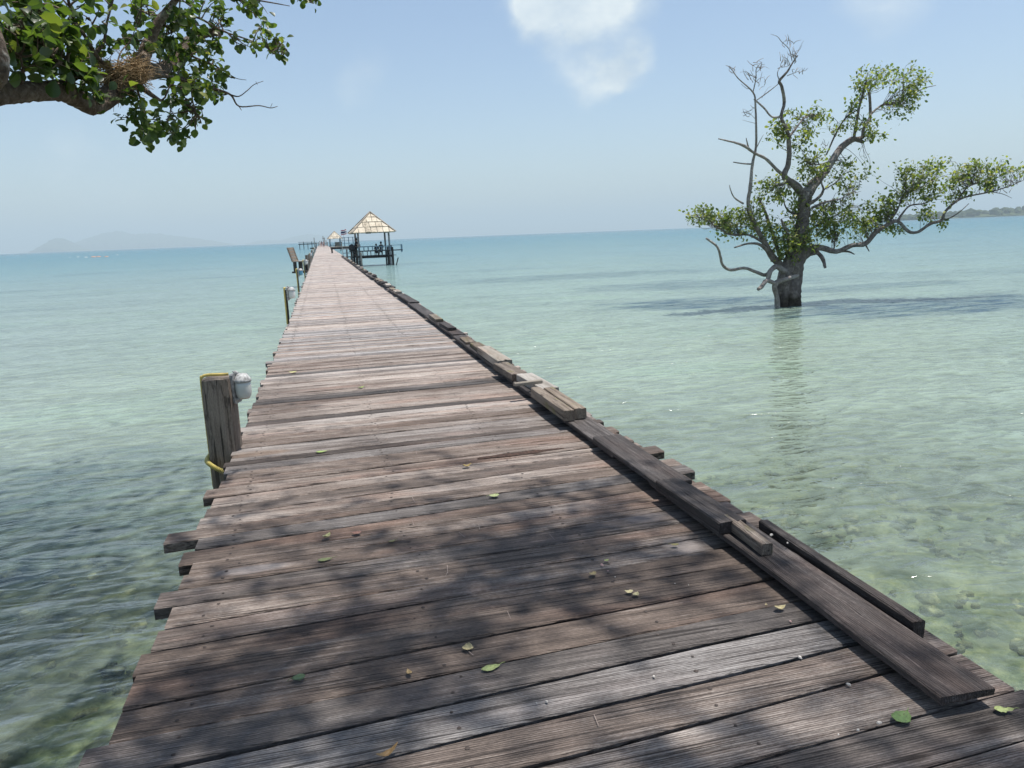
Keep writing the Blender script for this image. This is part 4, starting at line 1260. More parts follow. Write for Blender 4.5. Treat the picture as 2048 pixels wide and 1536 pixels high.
NC = [(60, 90, 110, 110, 3.2, 1.6, .074), (180, 170, 110, 110, 3.25, 1.7, .074), (90, 250, 90, 100, 3.2, 1.4, .076), (230, 290, 100, 80, 3.3, 1.4, .070), (330, 130, 90, 110, 3.5, 1.3, .072), (350, 240, 80, 60, 3.5, 1.0, .070), (300, 380, 60, 60, 3.4, .7, .068),
      (140, 430, 70, 60, 3.25, .8, .068), (350, 430, 40, 40, 3.45, .4, .07), (480, 470, 60, 60, 3.7, .9, .06), (520, 340, 60, 60, 3.8, .9, .058), (460, 250, 60, 60, 3.7, .7, .06), (520, 530, 45, 35, 3.8, .5, .055), (420, 40, 80, 60, 3.6, .8, .066), (580, 20, 60, 50, 3.9, .4, .06),
      (590, 220, 40, 40, 3.9, .25, .055), (700, 200, 60, 60, 4.0, .2, .05), (820, 290, 70, 60, 4.2, .9, .055), (760, 50, 90, 40, 4.1, .5, .05), (860, 60, 90, 50, 4.2, 1.0, .055), (1000, 200, 100, 80, 4.4, 1.4, .055), (930, 270, 60, 60, 4.3, .7, .055), (1140, 70, 100, 60, 4.5, 1.2, .055), (1130, 180, 80, 60, 4.6, .9, .054), (1330, 70, 100, 60, 4.8, 1.2, .055),
      (1430, 20, 80, 40, 4.9, .7, .053), (1560, 70, 60, 60, 5.0, .9, .054), (1600, 150, 40, 30, 5.1, .4, .052), (1620, 260, 60, 55, 5.2, 1.0, .052), (1545, 260, 45, 45, 5.1, .5, .052), (1725, 320, 35, 50, 5.3, .35, .05), (1450, 270, 40, 40, 5.0, .3, .05), (1320, 270, 60, 40, 5.0, .5, .052), (1110, 330, 100, 55, 4.8, 1.3, .055),
      (1220, 390, 110, 60, 4.9, 1.4, .055), (1350, 440, 55, 50, 4.9, .7, .054), (1080, 440, 90, 60, 4.6, 1.0, .055), (1120, 510, 110, 50, 4.6, 1.2, .055), (1250, 500, 80, 45, 4.8, .8, .054), (1300, 560, 40, 35, 4.85, .3, .052), (1010, 560, 55, 40, 4.5, .5, .056), (1080, 640, 80, 50, 4.6, .9, .058), (1160, 690, 50, 50, 4.7, .5, .056),
      (830, 590, 60, 50, 4.1, .5, .055), (800, 640, 40, 40, 4.1, .3, .055), (970, 740, 110, 60, 4.5, 1.3, .058), (1040, 800, 50, 50, 4.5, .6, .06), (860, 830, 40, 40, 4.1, .3, .06), (830, 720, 45, 40, 4.1, .35, .058), (930, 800, 50, 40, 4.4, .4, .06), (650, 670, 18, 18, 3.9, .03, .05), (1900, 0, 45, 20, 5.3, .4, .05), (1780, -20, 30, 15, 5.2, .2, .05), (700, 600, 30, 20, 3.95, .1, .05)]
for (x, y, rx, ry, Y, w, ll) in NC:
    k = Y / 0.955 / FOC / 3.0118
    c = np_(x, y, Y + rg.normal() * 0.12)
    sprays(rg, tw, lv, c, NSA, (rx * k, 0.20 + 0.4 * rx * k, ry * k), int(8 * w) + 1, ll, 6 if x > 420 else 5, (0.36, 0.24) if x > 500 else (0.32, 0.24), 0.0028, 0.25)
S3 = np.array(SUN) / SUN.z
# unseen crown over the pier: clumps set sunward of the spots they shade
for k in range(420):
    g = (rg.uniform(-1.0, 2.7), rg.uniform(-0.3, 5.1) if k < 120 else rg.uniform(0.9, 2.9), 0.0) if k < 190 else ((rg.uniform(-5.8, -1.3), rg.uniform(5.6, 10.6), WATER_Z) if k < 310 else (rg.uniform(-5, 5.5), rg.uniform(-6, 0.4), 0.0))  # last clumps, behind the viewer, are added to dim the sky light
    h = rg.uniform(5.4, 8.2)
    c = np.array(g) + S3 * (h - g[2])
    if k < 190 and rg.random() < (0.5 if g[1] > 4.6 else (0.36 if g[0] > 0.9 else 0.16)):
        continue
    while c[1] > 1.5 and c[2] < 1.7 + c[1] * 0.37:
        h += 0.2
        c = np.array(g) + S3 * (h - g[2])
    sprays(rg, tw, lv, c - OB, OSA, (0.46, 0.46, 0.30), 4, 0.08, 14 if k < 190 else 20, (0.4, 0.22), 0.003, 0.2)
cr = lv.build("crown", MAT['leaf'], shore)
tw.build("crown_twigs", MAT['bark'], cr)

# straw nest lodged in the fork
NB = np_(728, 455, 3.97) + OB
nest = MB()
for k in range(520):
    a = rg.random() * 6.283
    r = 0.10 * (0.35 + 0.65 * rg.random() ** 0.5)
    z = rg.uniform(-0.055, 0.045) * (1.0 if r > 0.06 else 0.5)
    p = np.array([r * math.cos(a), 0.85 * r * math.sin(a), z])
    d = np.array([-math.sin(a), math.cos(a), 0]) + rg.normal(size=3) * 0.55
    L = rg.uniform(0.03, 0.085)
    nest.tube([p - d * L, p + rg.normal(size=3) * 0.008, p + d * L], [0.0012, 0.0014, 0.0008], 3, sub=2, cap=False)
b_ = nest.build("nest", flat_material('straw', (0.33, 0.225, 0.12), 0.9, 0.4, 25), None, tuple(NB), (0, R_(-18), 0))
tag(b_, "untidy straw nest wedged in the fork of the overhanging branch", "nest")

# ------------------------------------------------------------------ pavilions, people, flag, far end


def thatch_pavilion(name, label, x, y, rz, W=4.35, floor_z=-0.08, eave=2.3, apex=4.35, detail=True, group=None):
    root = thing(name, label, "pavilion", (x, y, 0), rz, group)
    hw = W / 2
    # roof: courses of thatch panels on a dark under-roof, hips capped with pale boards
    ov = hw
    base = MB()
    base.add([(-ov, -ov, eave), (ov, -ov, eave), (ov, ov, eave), (-ov, ov, eave), (0, 0, apex)], [(0, 1, 4), (1, 2, 4), (2, 3, 4), (3, 0, 4), (3, 2, 1, 0)])
    roof = base.build("roof", MAT['dark_timber'], root)
    pr_ = random.Random(8)
    pan = MB()
    rows = 4
    for side in range(4):
        a = side * math.pi / 2
        rot = Matrix.Rotation(a, 3, 'Z')
        for r in range(rows):
            u0, u1 = r / rows, (r + 1.06) / rows
            u1 = min(u1, 0.985)
            w0, w1 = ov * (1 - u0), ov * (1 - u1)
            z0, z1 = eave + (apex - eave) * u0, eave + (apex - eave) * u1
            n = max(1, int(round(2 * w0 / 0.62)))
            cuts = [-1 + 2 * c / n for c in range(n + 1)]
            cuts = [c + (pr_.gauss(0, 0.02) if 0 < i < n else 0) for i, c in enumerate(cuts)]
            for c in range(n):
                xa, xb = cuts[c] * w0 + 0.022, cuts[c + 1] * w0 - 0.022
                xc, xd = max(xa, -w1), min(xb, w1)
                if xd - xc < 0.02:
                    xc = xd = (max(min(xa, w1), -w1) + max(min(xb, w1), -w1)) / 2
                lo, hi = 0.075 + pr_.gauss(0, 0.008), 0.03
                sag = -0.05 + pr_.gauss(0, 0.02) if r == 0 else 0
                pts = [(xa, -w0 - lo * 0.7, z0 + lo + sag), (xb, -w0 - lo * 0.7, z0 + lo + sag), (xd, -w1 - hi * 0.7, z1 + hi), (xc, -w1 - hi * 0.7, z1 + hi),
                       (xa, -w0, z0 + sag), (xb, -w0, z0 + sag)]
                pts = [tuple(rot @ Vector(p)) for p in pts]
                pan.add(pts, [(0, 1, 2, 3), (4, 5, 1, 0)], 0, tone=pr_.random())
    pan.build("thatch", MAT['thatch'], roof)
    for side in range(4):
        a = side * math.pi / 2 + math.pi / 4
        d = Vector((math.cos(a), math.sin(a), 0)) * ov * 1.414
        c = MB()
        c.bar((d.x * 1.03, d.y * 1.03, eave + 0.04), (0, 0, apex + 0.10), 0.17, 0.06, chamfer=0.01)
        c.build("ridge_cap", MAT['pale_timber'], roof)
    pw = hw * 0.74
    for sx_ in (-1, 1):
        for sy_ in (-1, 1):
            c = MB(); c.bar((sx_ * pw, sy_ * pw, -3.0), (sx_ * pw * 0.97, sy_ * pw * 0.97, eave + 0.16), 0.17, 0.17, up=(0, 1, 0), chamfer=0.01)
            c.build("post", MAT['pavilion_post'], root)
            if detail:
                c = MB(); c.bar((sx_ * (pw + 0.22), sy_ * pw, -3.0), (sx_ * (pw + 0.22), sy_ * pw, 0.75 if sx_ > 0 else 0.6), 0.22, 0.2, up=(0, 1, 0), chamfer=0.012)
                c.build("pile", MAT['pile'], root)
    c = MB()
    for k in range(int(W / 0.24)):
        c.box((-hw * 0.82 + 0.12 + k * 0.22, 0, floor_z), (0.20, W * 0.86, 0.045), Matrix.Identity(3))
    for q in (-1, 0, 1):
        c.bar((-pw, q * pw, floor_z - 0.12), (pw + 0.2, q * pw, floor_z - 0.12), 0.12, 0.18)
    c.build("floor", MAT['dark_timber'], root)
    for (a, b2) in (((-pw, -pw), (pw, -pw)), ((pw, -pw), (pw, pw)), ((-pw, pw), (pw, pw))):
        c = MB()
        c.bar((a[0], a[1], floor_z + 0.50), (b2[0], b2[1], floor_z + 0.50), 0.42, 0.07)
        n = 4
        for k in range(n):
            u = (k + 0.5) / n
            c.bar((a[0] + (b2[0] - a[0]) * u, a[1] + (b2[1] - a[1]) * u, floor_z), (a[0] + (b2[0] - a[0]) * u, a[1] + (b2[1] - a[1]) * u, floor_z + 0.47), 0.07, 0.07, up=(0, 1, 0))
        c.build("bench_seat", MAT['dark_timber'], root)
        c = MB()
        o_ = Vector(((b2[1] - a[1]), -(b2[0] - a[0]), 0)).normalized() * 0.2
        if a[1] > 0: o_ = -o_
        c.bar((a[0] + o_.x, a[1] + o_.y, floor_z + 0.95), (b2[0] + o_.x, b2[1] + o_.y, floor_z + 0.95), 0.06, 0.07)
        for k in range(8):
            u = k / 7
            c.bar((a[0] + (b2[0] - a[0]) * u + o_.x, a[1] + (b2[1] - a[1]) * u + o_.y, floor_z + 0.5), (a[0] + (b2[0] - a[0]) * u + o_.x, a[1] + (b2[1] - a[1]) * u + o_.y, floor_z + 0.92), 0.05, 0.05, up=(0, 1, 0))
        c.build("backrest", MAT['rail_blue'], root)
    return root


t = NT('thatch_panel')
tn = t.attr("tone")
o_ = t.coord()
n1 = t.noise(t.mapping(o_, (9, 9, 1.2)), 1.0, 5, 0.65)
n2 = t.noise(o_, 1.1, 4, 0.65)
f = t.math('ADD', t.math('MULTIPLY', n1, 0.6), t.math('ADD', t.math('MULTIPLY', n2, 0.5), t.math('MULTIPLY', tn, 0.16)))
c = t.ramp(f, ((0.40, (0.17, 0.14, 0.105)), (0.56, (0.50, 0.43, 0.325)), (0.78, (0.70, 0.615, 0.485))))
MAT['thatch'] = t.done(t.principled(c, 0.95, t.bump(n1, 0.6, 0.02), 0.1))
MAT['pavilion_post'] = flat_material('pavilion_post', (0.26, 0.255, 0.25), 0.8, 0.35, 5)

pav = thatch_pavilion("pavilion", "thatched pavilion on stilts beside the pier, the nearer and larger of two", 5.05, 81.3, R_(3.0))
# outer plank ledge and corner post on the sea side
c = MB(); c.bar((1.7, -1.2, 0.42), (2.95, -1.2, 0.42), 0.5, 0.10); c.build("ledge", MAT['dark_timber'], pav)
c = MB(); c.bar((2.85, -1.35, 0.2), (2.85, -1.35, 1.0), 0.16, 0.16, up=(0, 1, 0)); c.build("ledge_post", MAT['rail_blue'], pav)
c = MB(); c.bar((1.7, -1.4, 0.93), (2.85, -1.4, 0.93), 0.05, 0.05); c.build("ledge_rail", MAT['rail_blue'], pav)
c = MB(); c.bar((2.05, -1.6, -1.4), (2.35, -1.9, -0.35), 0.08, 0.08); c.build("brace", MAT['pile'], pav)
# landing between pier and pavilion
c = MB(); c.bar((-3.0, -0.2, -0.1), (-1.5, -0.2, -0.1), 1.6, 0.07); c.build("landing", MAT['kerb'], pav)
for k in range(4):
    c = MB(); c.box((-1.9, -1.15 - 0.26 * k, -0.16 - 0.22 * k), (1.0, 0.27, 0.05)); c.build("step", MAT['pile'], pav)
for x_ in (-2.4, -1.45):
    c = MB(); c.bar((x_, -1.0, -0.1), (x_, -2.1, -1.1), 0.08, 0.2); c.build("stringer", MAT['pile'], pav)
    c = MB(); c.bar((x_, -2.05, -3.0), (x_, -2.05, 0.35), 0.16, 0.16, up=(0, 1, 0)); c.build("pile", MAT['pale_timber'] if x_ > -2 else MAT['pile'], pav)
fence = thing("guard_rail", "pale rail fence between the pier and the nearer pavilion", "railing", (0, 0, 0))
a0, a1 = ony(684, 498, 82.5), ony(711, 498, 82.5)
c = MB(); c.bar((a0[0], 82.5, 0.72), (a1[0], 82.5, 0.72), 0.06, 0.10); c.build("top_rail", MAT['rail_pale'], fence)
c = MB(); c.bar((a0[0], 82.5, 0.28), (a1[0], 82.5, 0.28), 0.05, 0.07); c.build("lower_rail", MAT['rail_blue'], fence)
for k in range(4):
    x_ = a0[0] + (a1[0] - a0[0]) * (0.04 + 0.92 * k / 3)
    c = MB(); c.bar((x_, 82.5, -0.2), (x_, 82.5, 0.78), 0.07, 0.07, up=(0, 1, 0)); c.build("post", MAT['rail_pale'], fence)

# raised boat landing with blue-grey hand rails beyond the pavilion
land = thing("boat_landing", "raised landing stage with blue grey hand rails between the two pavilions", "landing", (0, 0, 0))
YL = 104.0
xa, xb = ony(660, 490, YL)[0], ony(716, 490, YL)[0]
zt = ony(690, 492.5, YL)[2]
c = MB(); c.box(((xa + xb) / 2, YL + 1.2, zt - 0.06), (xb - xa, 2.4, 0.12)); c.build("platform", MAT['pale_timber'], land)
c = MB(); c.box(((xa + xb) / 2, YL + 1.2, zt - 0.24), (xb - xa - 0.1, 2.2, 0.22)); c.build("joist", MAT['dark_timber'], land)
for x_ in (xa + 0.2, (xa + xb) / 2 + 0.3, xb - 0.3):
    c = MB(); c.bar((x_, YL + 0.3, -4), (x_, YL + 0.3, zt - 0.34), 0.2, 0.2, up=(0, 1, 0)); c.build("pile", MAT['pile'], land)
xr = ony(681, 490, YL)[0]
for z_ in (0.35, 0.75, 1.15):
    c = MB(); c.bar((xr, YL + 0.1, zt + z_), (xb, YL + 0.1, zt + z_), 0.045, 0.045); c.build("hand_rail", MAT['rail_blue'], land)
    c = MB(); c.bar((xr, YL + 2.2, zt + z_), (xb, YL + 2.2, zt + z_), 0.045, 0.045); c.build("hand_rail", MAT['rail_blue'], land)
for k in range(5):
    x_ = xr + (xb - xr) * k / 4
    for yy in (0.1, 2.2):
        c = MB(); c.bar((x_, YL + yy, zt), (x_, YL + yy, zt + 1.2), 0.06, 0.06, up=(0, 1, 0)); c.build("rail_post", MAT['rail_blue'], land)

# flag on a slanting pole
FY = 98.0
f0, f1 = ony(683.5, 481, FY), ony(693, 459, FY)
fl = thing("flag", "red, white and blue striped flag on a slanting pole by the landing", "flag", (f0[0], FY, f0[2]))
c = MB(); c.tube([(0, 0, -1.2), (0.03, 0, 0.0), (f1[0] - f0[0], 0, f1[2] - f0[2])], [0.025, 0.022, 0.018], 6, sub=2); c.build("pole", MAT['rail_pale'], fl)
c = MB()
cols = [0, 1, 2, 2, 1, 0]
q0 = ony(681.2, 461, FY) - f0; q1 = ony(692.6, 458.6, FY) - f0
hh_ = 0.60
for r in range(6):
    for s_ in range(8):
        vs = []
        for (du, dv) in ((0, 0), (1, 0), (1, 1), (0, 1)):
            u, v_ = (s_ + du) / 8, (r + dv) / 6
            vs.append((q0[0] + (q1[0] - q0[0]) * u, 0.03 + 0.05 * math.sin(u * 7), q0[2] + (q1[2] - q0[2]) * u - hh_ * v_ + 0.02 * math.sin(u * 9)))
        c.add(vs, [(0, 1, 2, 3)], cols[r])
c.build("cloth", [flat_material('flag_red', (0.45, 0.05, 0.07), 0.8, 0.05), flat_material('flag_white', (0.78, 0.78, 0.76), 0.8, 0.03), flat_material('flag_blue', (0.03, 0.035, 0.10), 0.8, 0.05)], fl)

pav2 = thatch_pavilion("pavilion", "smaller looking thatched pavilion far along the pier, beyond the flag", 3.5, 226.0, R_(4), W=4.0, detail=False)
c = MB(); c.box((0.7, -2.2, 0.55), (2.0, 0.15, 1.5)); c.build("side_screen", MAT['block'], pav2)

# head of the pier: cross jetty on the left, timber gate frame and rails
jet = thing("jetty", "low dark cross jetty reaching left from the far pier head", "jetty", (0, 0, 0))
YJ = 318.0
xa, xb = ony(597, 488, YJ)[0], ony(634, 487, YJ)[0]
zj = ony(615, 488, YJ)[2]
c = MB(); c.box(((xa + xb) / 2, YJ, zj), (xb - xa, 3.5, 0.35)); c.build("platform", MAT['dark_timber'], jet)
for k in range(5):
    x_ = xa + 0.4 + (xb - xa - 0.8) * k / 4
    c = MB(); c.bar((x_, YJ - 1.3, -4), (x_, YJ - 1.3, zj + (0.9 if k % 2 else 0.3)), 0.25, 0.25, up=(0, 1, 0)); c.build("pile", MAT['dark_timber'], jet)
c = MB(); c.bar((xa, YJ - 1.5, zj + 0.8), (xb, YJ - 1.5, zj + 0.6), 0.1, 0.14); c.build("hand_rail", MAT['dark_timber'], jet)
c = MB(); c.box((xb - 1.3, YJ - 2.6, WATER_Z + 0.25), (3.0, 1.5, 0.5)); c.build("float", MAT['dark_timber'], jet)
head = thing("gateway", "pale timber frame with side rails at the far end of the pier", "gateway", (0, 0, 0))
YG = 262.0
for k, (x, h, w) in enumerate(((629.5, 3.0, 0.22), (633, 1.2, 0.2), (637, 1.5, 0.2), (647.5, 3.4, 0.2), (650, 2.9, 0.22), (653, 2.0, 0.22), (655.5, 1.4, 0.25))):
    p = ony(x, 493, YG)
    c = MB(); c.bar((p[0], YG + (k % 3) * 2, 0), (p[0], YG + (k % 3) * 2, h), w, w, up=(0, 1, 0)); c.build("post", MAT['pale_timber'], head)
p, q = ony(629.5, 493, YG), ony(655.5, 493, YG)
c = MB(); c.bar((p[0], YG, 0.95), (ony(637, 493, YG)[0], YG, 0.95), 0.14, 0.14); c.build("side_rail", MAT['pale_timber'], head)
c = MB(); c.bar((ony(648, 493, YG)[0], YG, 1.0), (q[0], YG, 0.9), 0.14, 0.14); c.build("side_rail", MAT['pale_timber'], head)
c = MB(); c.bar((ony(646, 493, YG)[0], YG + 4, 2.6), (ony(651, 493, YG)[0], YG + 4, 2.7), 0.16, 0.2); c.build("crossbeam", MAT['pale_timber'], head)

# --- people


def skin_body(name, chains, mat, parent, root_i=0, sub=1):
    """One continuous skinned surface grown over connected chains of (name, parent name, position, radius)."""
    idx, vs, rr_, ed = {}, [], [], []
    for nm, par, p, r in chains:
        idx[nm] = len(vs); vs.append(p); rr_.append(r)
        if par is not None:
            ed.append((idx[par], idx[nm]))
    me = bpy.data.meshes.new(name)
    me.from_pydata(vs, ed, [])
    me.materials.append(mat)
    o = bpy.data.objects.new(name, me); COL.objects.link(o)
    o.parent = parent
    md = o.modifiers.new("skin", 'SKIN'); md.use_smooth_shade = True
    for i, r in enumerate(rr_):
        me.skin_vertices[0].data[i].radius = (r, r)
    me.skin_vertices[0].data[root_i].use_root = True
    sm = o.modifiers.new("smooth", 'SUBSURF'); sm.levels = sub; sm.render_levels = sub
    return o


SKIN = flat_material('skin', (0.42, 0.26, 0.18), 0.6, 0.08, 30)
HAIR = flat_material('dark_hair', (0.015, 0.012, 0.010), 0.6, 0.2, 30)
CLOTH = {}


def cloth(c):
    if c not in CLOTH:
        CLOTH[c] = flat_material('cloth', c, 0.9, 0.1, 12)
    return CLOTH[c]


def person(label, x, y, z, rz, top, legs, pose='stand', h=1.68, group=None):
    r = thing("person", label, "person", (x, y, z), rz, group)
    s = h / 1.68
    r.scale = (s, s, s)
    if pose == 'sit':
        pel = 0.50; lean = 0.10; knee = (0.10, -0.44, 0.50); ank = (0.11, -0.46, 0.08); toe = (0.11, -0.64, 0.04); hand = (0.16, -0.38, 0.60); elb = (0.25, -0.12, 0.72)
    elif pose == 'lean':
        pel = 0.86; lean = -0.18; knee = (0.11, -0.06, 0.48); ank = (0.11, 0.04, 0.08); toe = (0.12, -0.14, 0.03); hand = (0.20, -0.42, 0.98); elb = (0.28, -0.28, 1.10)
    else:
        pel = 0.88; lean = 0.0; knee = (0.11, -0.04, 0.47); ank = (0.11, 0.03, 0.08); toe = (0.12, -0.15, 0.03); hand = (0.27, -0.10, 0.80); elb = (0.26, 0.03, 1.07)
    sh = pel + 0.52
    hd = (0, lean * 0.9 - 0.03, sh + 0.21)
    ch = [("pel", None, (0, 0, pel), 0.145), ("wai", "pel", (0, lean * 0.3, pel + 0.18), 0.125), ("che", "wai", (0, lean * 0.7, pel + 0.38), 0.15), ("nb", "che", (0, lean, sh + 0.02), 0.07),
          ("nk", "nb", (0, lean * 0.95, sh + 0.076), 0.055), ("jaw", "nk", (hd[0], hd[1] - 0.02, hd[2] - 0.04), 0.072), ("crn", "jaw", (hd[0], hd[1], hd[2] + 0.06), 0.074), ("top", "crn", (hd[0], hd[1] + 0.01, hd[2] + 0.12), 0.06)]
    for q in (-1, 1):
        n = str(q)
        kx = knee[1] if pose == 'sit' else knee[1] + (0.10 if q > 0 else -0.12) * (pose == 'stand')
        ax_ = ank[1] + (0.18 if q > 0 else -0.16) * (pose == 'stand')
        tx_ = toe[1] + (0.18 if q > 0 else -0.16) * (pose == 'stand')
        ch += [("hip" + n, "pel", (0.095 * q, 0, pel - 0.05), 0.105), ("kn" + n, "hip" + n, (knee[0] * q, kx, knee[2]), 0.062), ("an" + n, "kn" + n, (ank[0] * q, ax_, ank[2]), 0.042), ("to" + n, "an" + n, (toe[0] * q, tx_, toe[2]), 0.036),
               ("sh" + n, "nb", (0.185 * q, lean, sh - 0.03), 0.062), ("el" + n, "sh" + n, (elb[0] * q, elb[1] + lean * 0.6, elb[2]), 0.042), ("wr" + n, "el" + n, (hand[0] * q, hand[1], hand[2]), 0.03)]
        d = Vector((hand[0] * q - elb[0] * q, hand[1] - elb[1], hand[2] - elb[2])).normalized()
        w = Vector((0, 1, 0)) if abs(d.y) < 0.6 else Vector((1, 0, 0))
        pm = Vector((hand[0] * q, hand[1], hand[2])) + d * 0.07
        ch.append(("pa" + n, "wr" + n, tuple(pm), 0.034))
        for k, ln in enumerate((0.055, 0.075, 0.08, 0.073, 0.056)):
            b0 = pm + w * (0.018 * (k - 2)) + d * (0.012 if k else -0.03)
            ch.append((f"f{k}{n}", "pa" + n, tuple(b0 + d * ln + w * (0.006 * (k - 2))), 0.009))
    skin_body("body", ch, SKIN, r)
    P_ = {c[0]: c for c in ch}
    up = [("che", None, P_["che"][2], 0.172), ("wai", "che", P_["wai"][2], 0.150), ("pel", "wai", (0, 0, pel - 0.02), 0.165), ("nb", "che", (0, lean, sh + 0.0), 0.095)]
    for q in ("-1", "1"):
        up += [("sh" + q, "nb", P_["sh" + q][2], 0.08), ("el" + q, "sh" + q, tuple(Vector(P_["sh" + q][2]).lerp(Vector(P_["el" + q][2]), 0.8)), 0.062)]
    skin_body("shirt", up, cloth(top), r)
    lo = [("pel", None, (0, 0, pel), 0.16)]
    for q in ("-1", "1"):
        lo += [("hip" + q, "pel", P_["hip" + q][2], 0.122), ("kn" + q, "hip" + q, P_["kn" + q][2], 0.070), ("an" + q, "kn" + q, tuple(Vector(P_["kn" + q][2]).lerp(Vector(P_["an" + q][2]), 0.75)), 0.066)]
    skin_body("trousers", lo, cloth(legs), r)
    hb = MB()
    hb.lathe([(0.03, -0.12), (0.085, -0.07), (0.112, 0.0), (0.112, 0.06), (0.09, 0.115), (0.045, 0.145), (0.01, 0.152)], 14, c=(hd[0], hd[1] + 0.028, hd[2] + 0.035))
    hb.build("hair", HAIR, r)
    return r


person("person in dark clothes leaning on the pavilion's left post", 3.22, 79.9, -0.02, R_(60), (0.02, 0.022, 0.03), (0.025, 0.025, 0.03), 'lean', 1.72)
person("person in black sitting on the pavilion's far bench, back to the pier", 6.05, 82.9, -0.06, R_(185), (0.018, 0.018, 0.022), (0.02, 0.02, 0.025), 'sit', 1.68)
person("person in dark blue sitting low at the pavilion's bench, left of the one in black", 5.55, 82.85, -0.12, R_(170), (0.03, 0.035, 0.055), (0.03, 0.03, 0.035), 'sit', 1.5)
bag = MB()
bag.lathe([(0.20, 0), (0.30, 0.10), (0.33, 0.32), (0.27, 0.55), (0.13, 0.66), (0.05, 0.72)], 14)
o = bag.build("bag", cloth((0.03, 0.033, 0.036)), None, (2.86, 79.75, 0.50))
tag(o, "bulky black bag resting on the rail end by the pavilion's left post", "bag")
c = MB(); c.box((2.86, 79.8, 0.46), (0.62, 0.6, 0.07)); c.bar((2.8, 79.8, -3), (2.8, 79.8, 0.42), 0.18, 0.18, up=(0, 1, 0)); c.bar((3.02, 79.8, -3), (3.02, 79.8, 0.42), 0.16, 0.16, up=(0, 1, 0))
c.build("corner_shelf", MAT['dark_timber'], pav).matrix_parent_inverse = Matrix.LocRotScale(pav.location, pav.rotation_euler, None).inverted()
for k, (x, y_, c1, c2, lab) in enumerate(((640.6, 231, (0.75, 0.74, 0.72), (0.55, 0.42, 0.36), "person in a white shirt walking far along the pier, leftmost of the group"),
                                          (643.8, 236, (0.16, 0.12, 0.14), (0.50, 0.26, 0.22), "person in a dark top and reddish trousers in the middle of the far group"),
                                          (647.6, 229, (0.62, 0.42, 0.36), (0.30, 0.16, 0.15), "person in a pinkish top walking far along the pier, rightmost of the group"))):
    p = ony(x, 495, y_)
    person(lab, p[0], y_, 0.0, R_(0 if k != 1 else 180), c1, c2, 'stand', 1.7, "people walking far along the pier")

# floating buoys on the left
cb = flat_material('buoy_orange', (0.55, 0.27, 0.17), 0.6, 0.15, 8)
for k, (x, y, s_, lab) in enumerate(((140, 515.2, 0.5, 0), (156, 514.2, 0.8, 0), (172, 514.8, 0.9, 0), (187, 514.3, 1.4, 0), (197, 513.8, 1.3, 0), (213, 513.6, 1.1, 0), (235, 510.0, 0.7, 0))):
    p = onz(x, y, WATER_Z)
    b = MB(); b.lathe([(0.1, -0.35), (0.5, -0.3), (0.62, 0.0), (0.5, 0.3), (0.2, 0.42), (0.06, 0.5)], 12)
    o = b.build("buoy", cb if 2 < k < 6 else MAT['rail_pale'], None, tuple(p)); o.scale = (s_ * 1.2, s_ * 0.7, s_ * 0.5)
    tag(o, "orange float in the far row of floats on the left" if 2 < k < 6 else "pale float in the far row of floats on the left", "buoy", "orange floats far out" if 2 < k < 6 else "pale floats far out")

# ------------------------------------------------------------------ litter on the planks


def fallen_leaf(label, x, y, size, ang, col, curl=0.15, width=0.62, stem=True, notch=0.0, name="fallen_leaf", spots=True):
    """A single dry or green leaf lying on the deck; ang is its heading in the deck plane in degrees."""
    p = onz(x, y, 0.006)
    pr_ = random.Random(int(x * 7 + y))
    m = MB()
    n = 9
    vs = []
    for k in range(n + 1):
        u = k / n
        w = 0.5 * width * size * (math.sin(math.pi * min(1, u ** 0.8)) ** 0.8 if 0 < u < 1 else 0.02)
        if notch: w *= 1 - notch * math.exp(-((u - 0.62) / 0.1) ** 2)
        z0 = curl * size * ((2 * u - 1) ** 2) * 0.6
        for (q, zz) in ((-1, 1), (-0.5, 0.3), (0, 0), (0.5, 0.3), (1, 1)):
            vs.append((u * size - size / 2, q * w * (1 + pr_.gauss(0, 0.05)), 0.003 + z0 + zz * curl * w * 0.9 + abs(pr_.gauss(0, 0.0008))))
    fs = [(5 * k + j, 5 * (k + 1) + j, 5 * (k + 1) + j + 1, 5 * k + j + 1) for k in range(n) for j in range(4)]
    m.add(vs, fs, 0, smooth=True)
    if stem:
        m.tube([(size * 0.48, 0, 0.004 + curl * size * 0.5), (size * 0.62, size * 0.04, 0.006 + curl * size * 0.4), (size * 0.80, size * 0.10, 0.004)], [0.0014, 0.0013, 0.001], 5, sub=2)
    t = NT('fallen_leaf')
    nz_ = t.noise(t.coord(), 60, 4, 0.6)
    cc = t.mix(t.rng(nz_, 0.40, 0.66), tuple(c * 1.12 for c in col), tuple(c * 0.78 for c in col))
    if spots:
        cc = t.mix(t.rng(t.noise(t.coord(), 110, 2), 0.66, 0.70, 0, 0.8), cc, (0.10, 0.065, 0.03))
    o = m.build(name, t.done(t.principled(cc, 0.5, t.bump(nz_, 0.4, 0.002), 0.4)), None, tuple(p), (0, 0, R_(ang)))
    md = o.modifiers.new("thick", 'SOLIDIFY'); md.thickness = 0.0009
    return tag(o, label, "leaf", "leaves fallen on the planks")


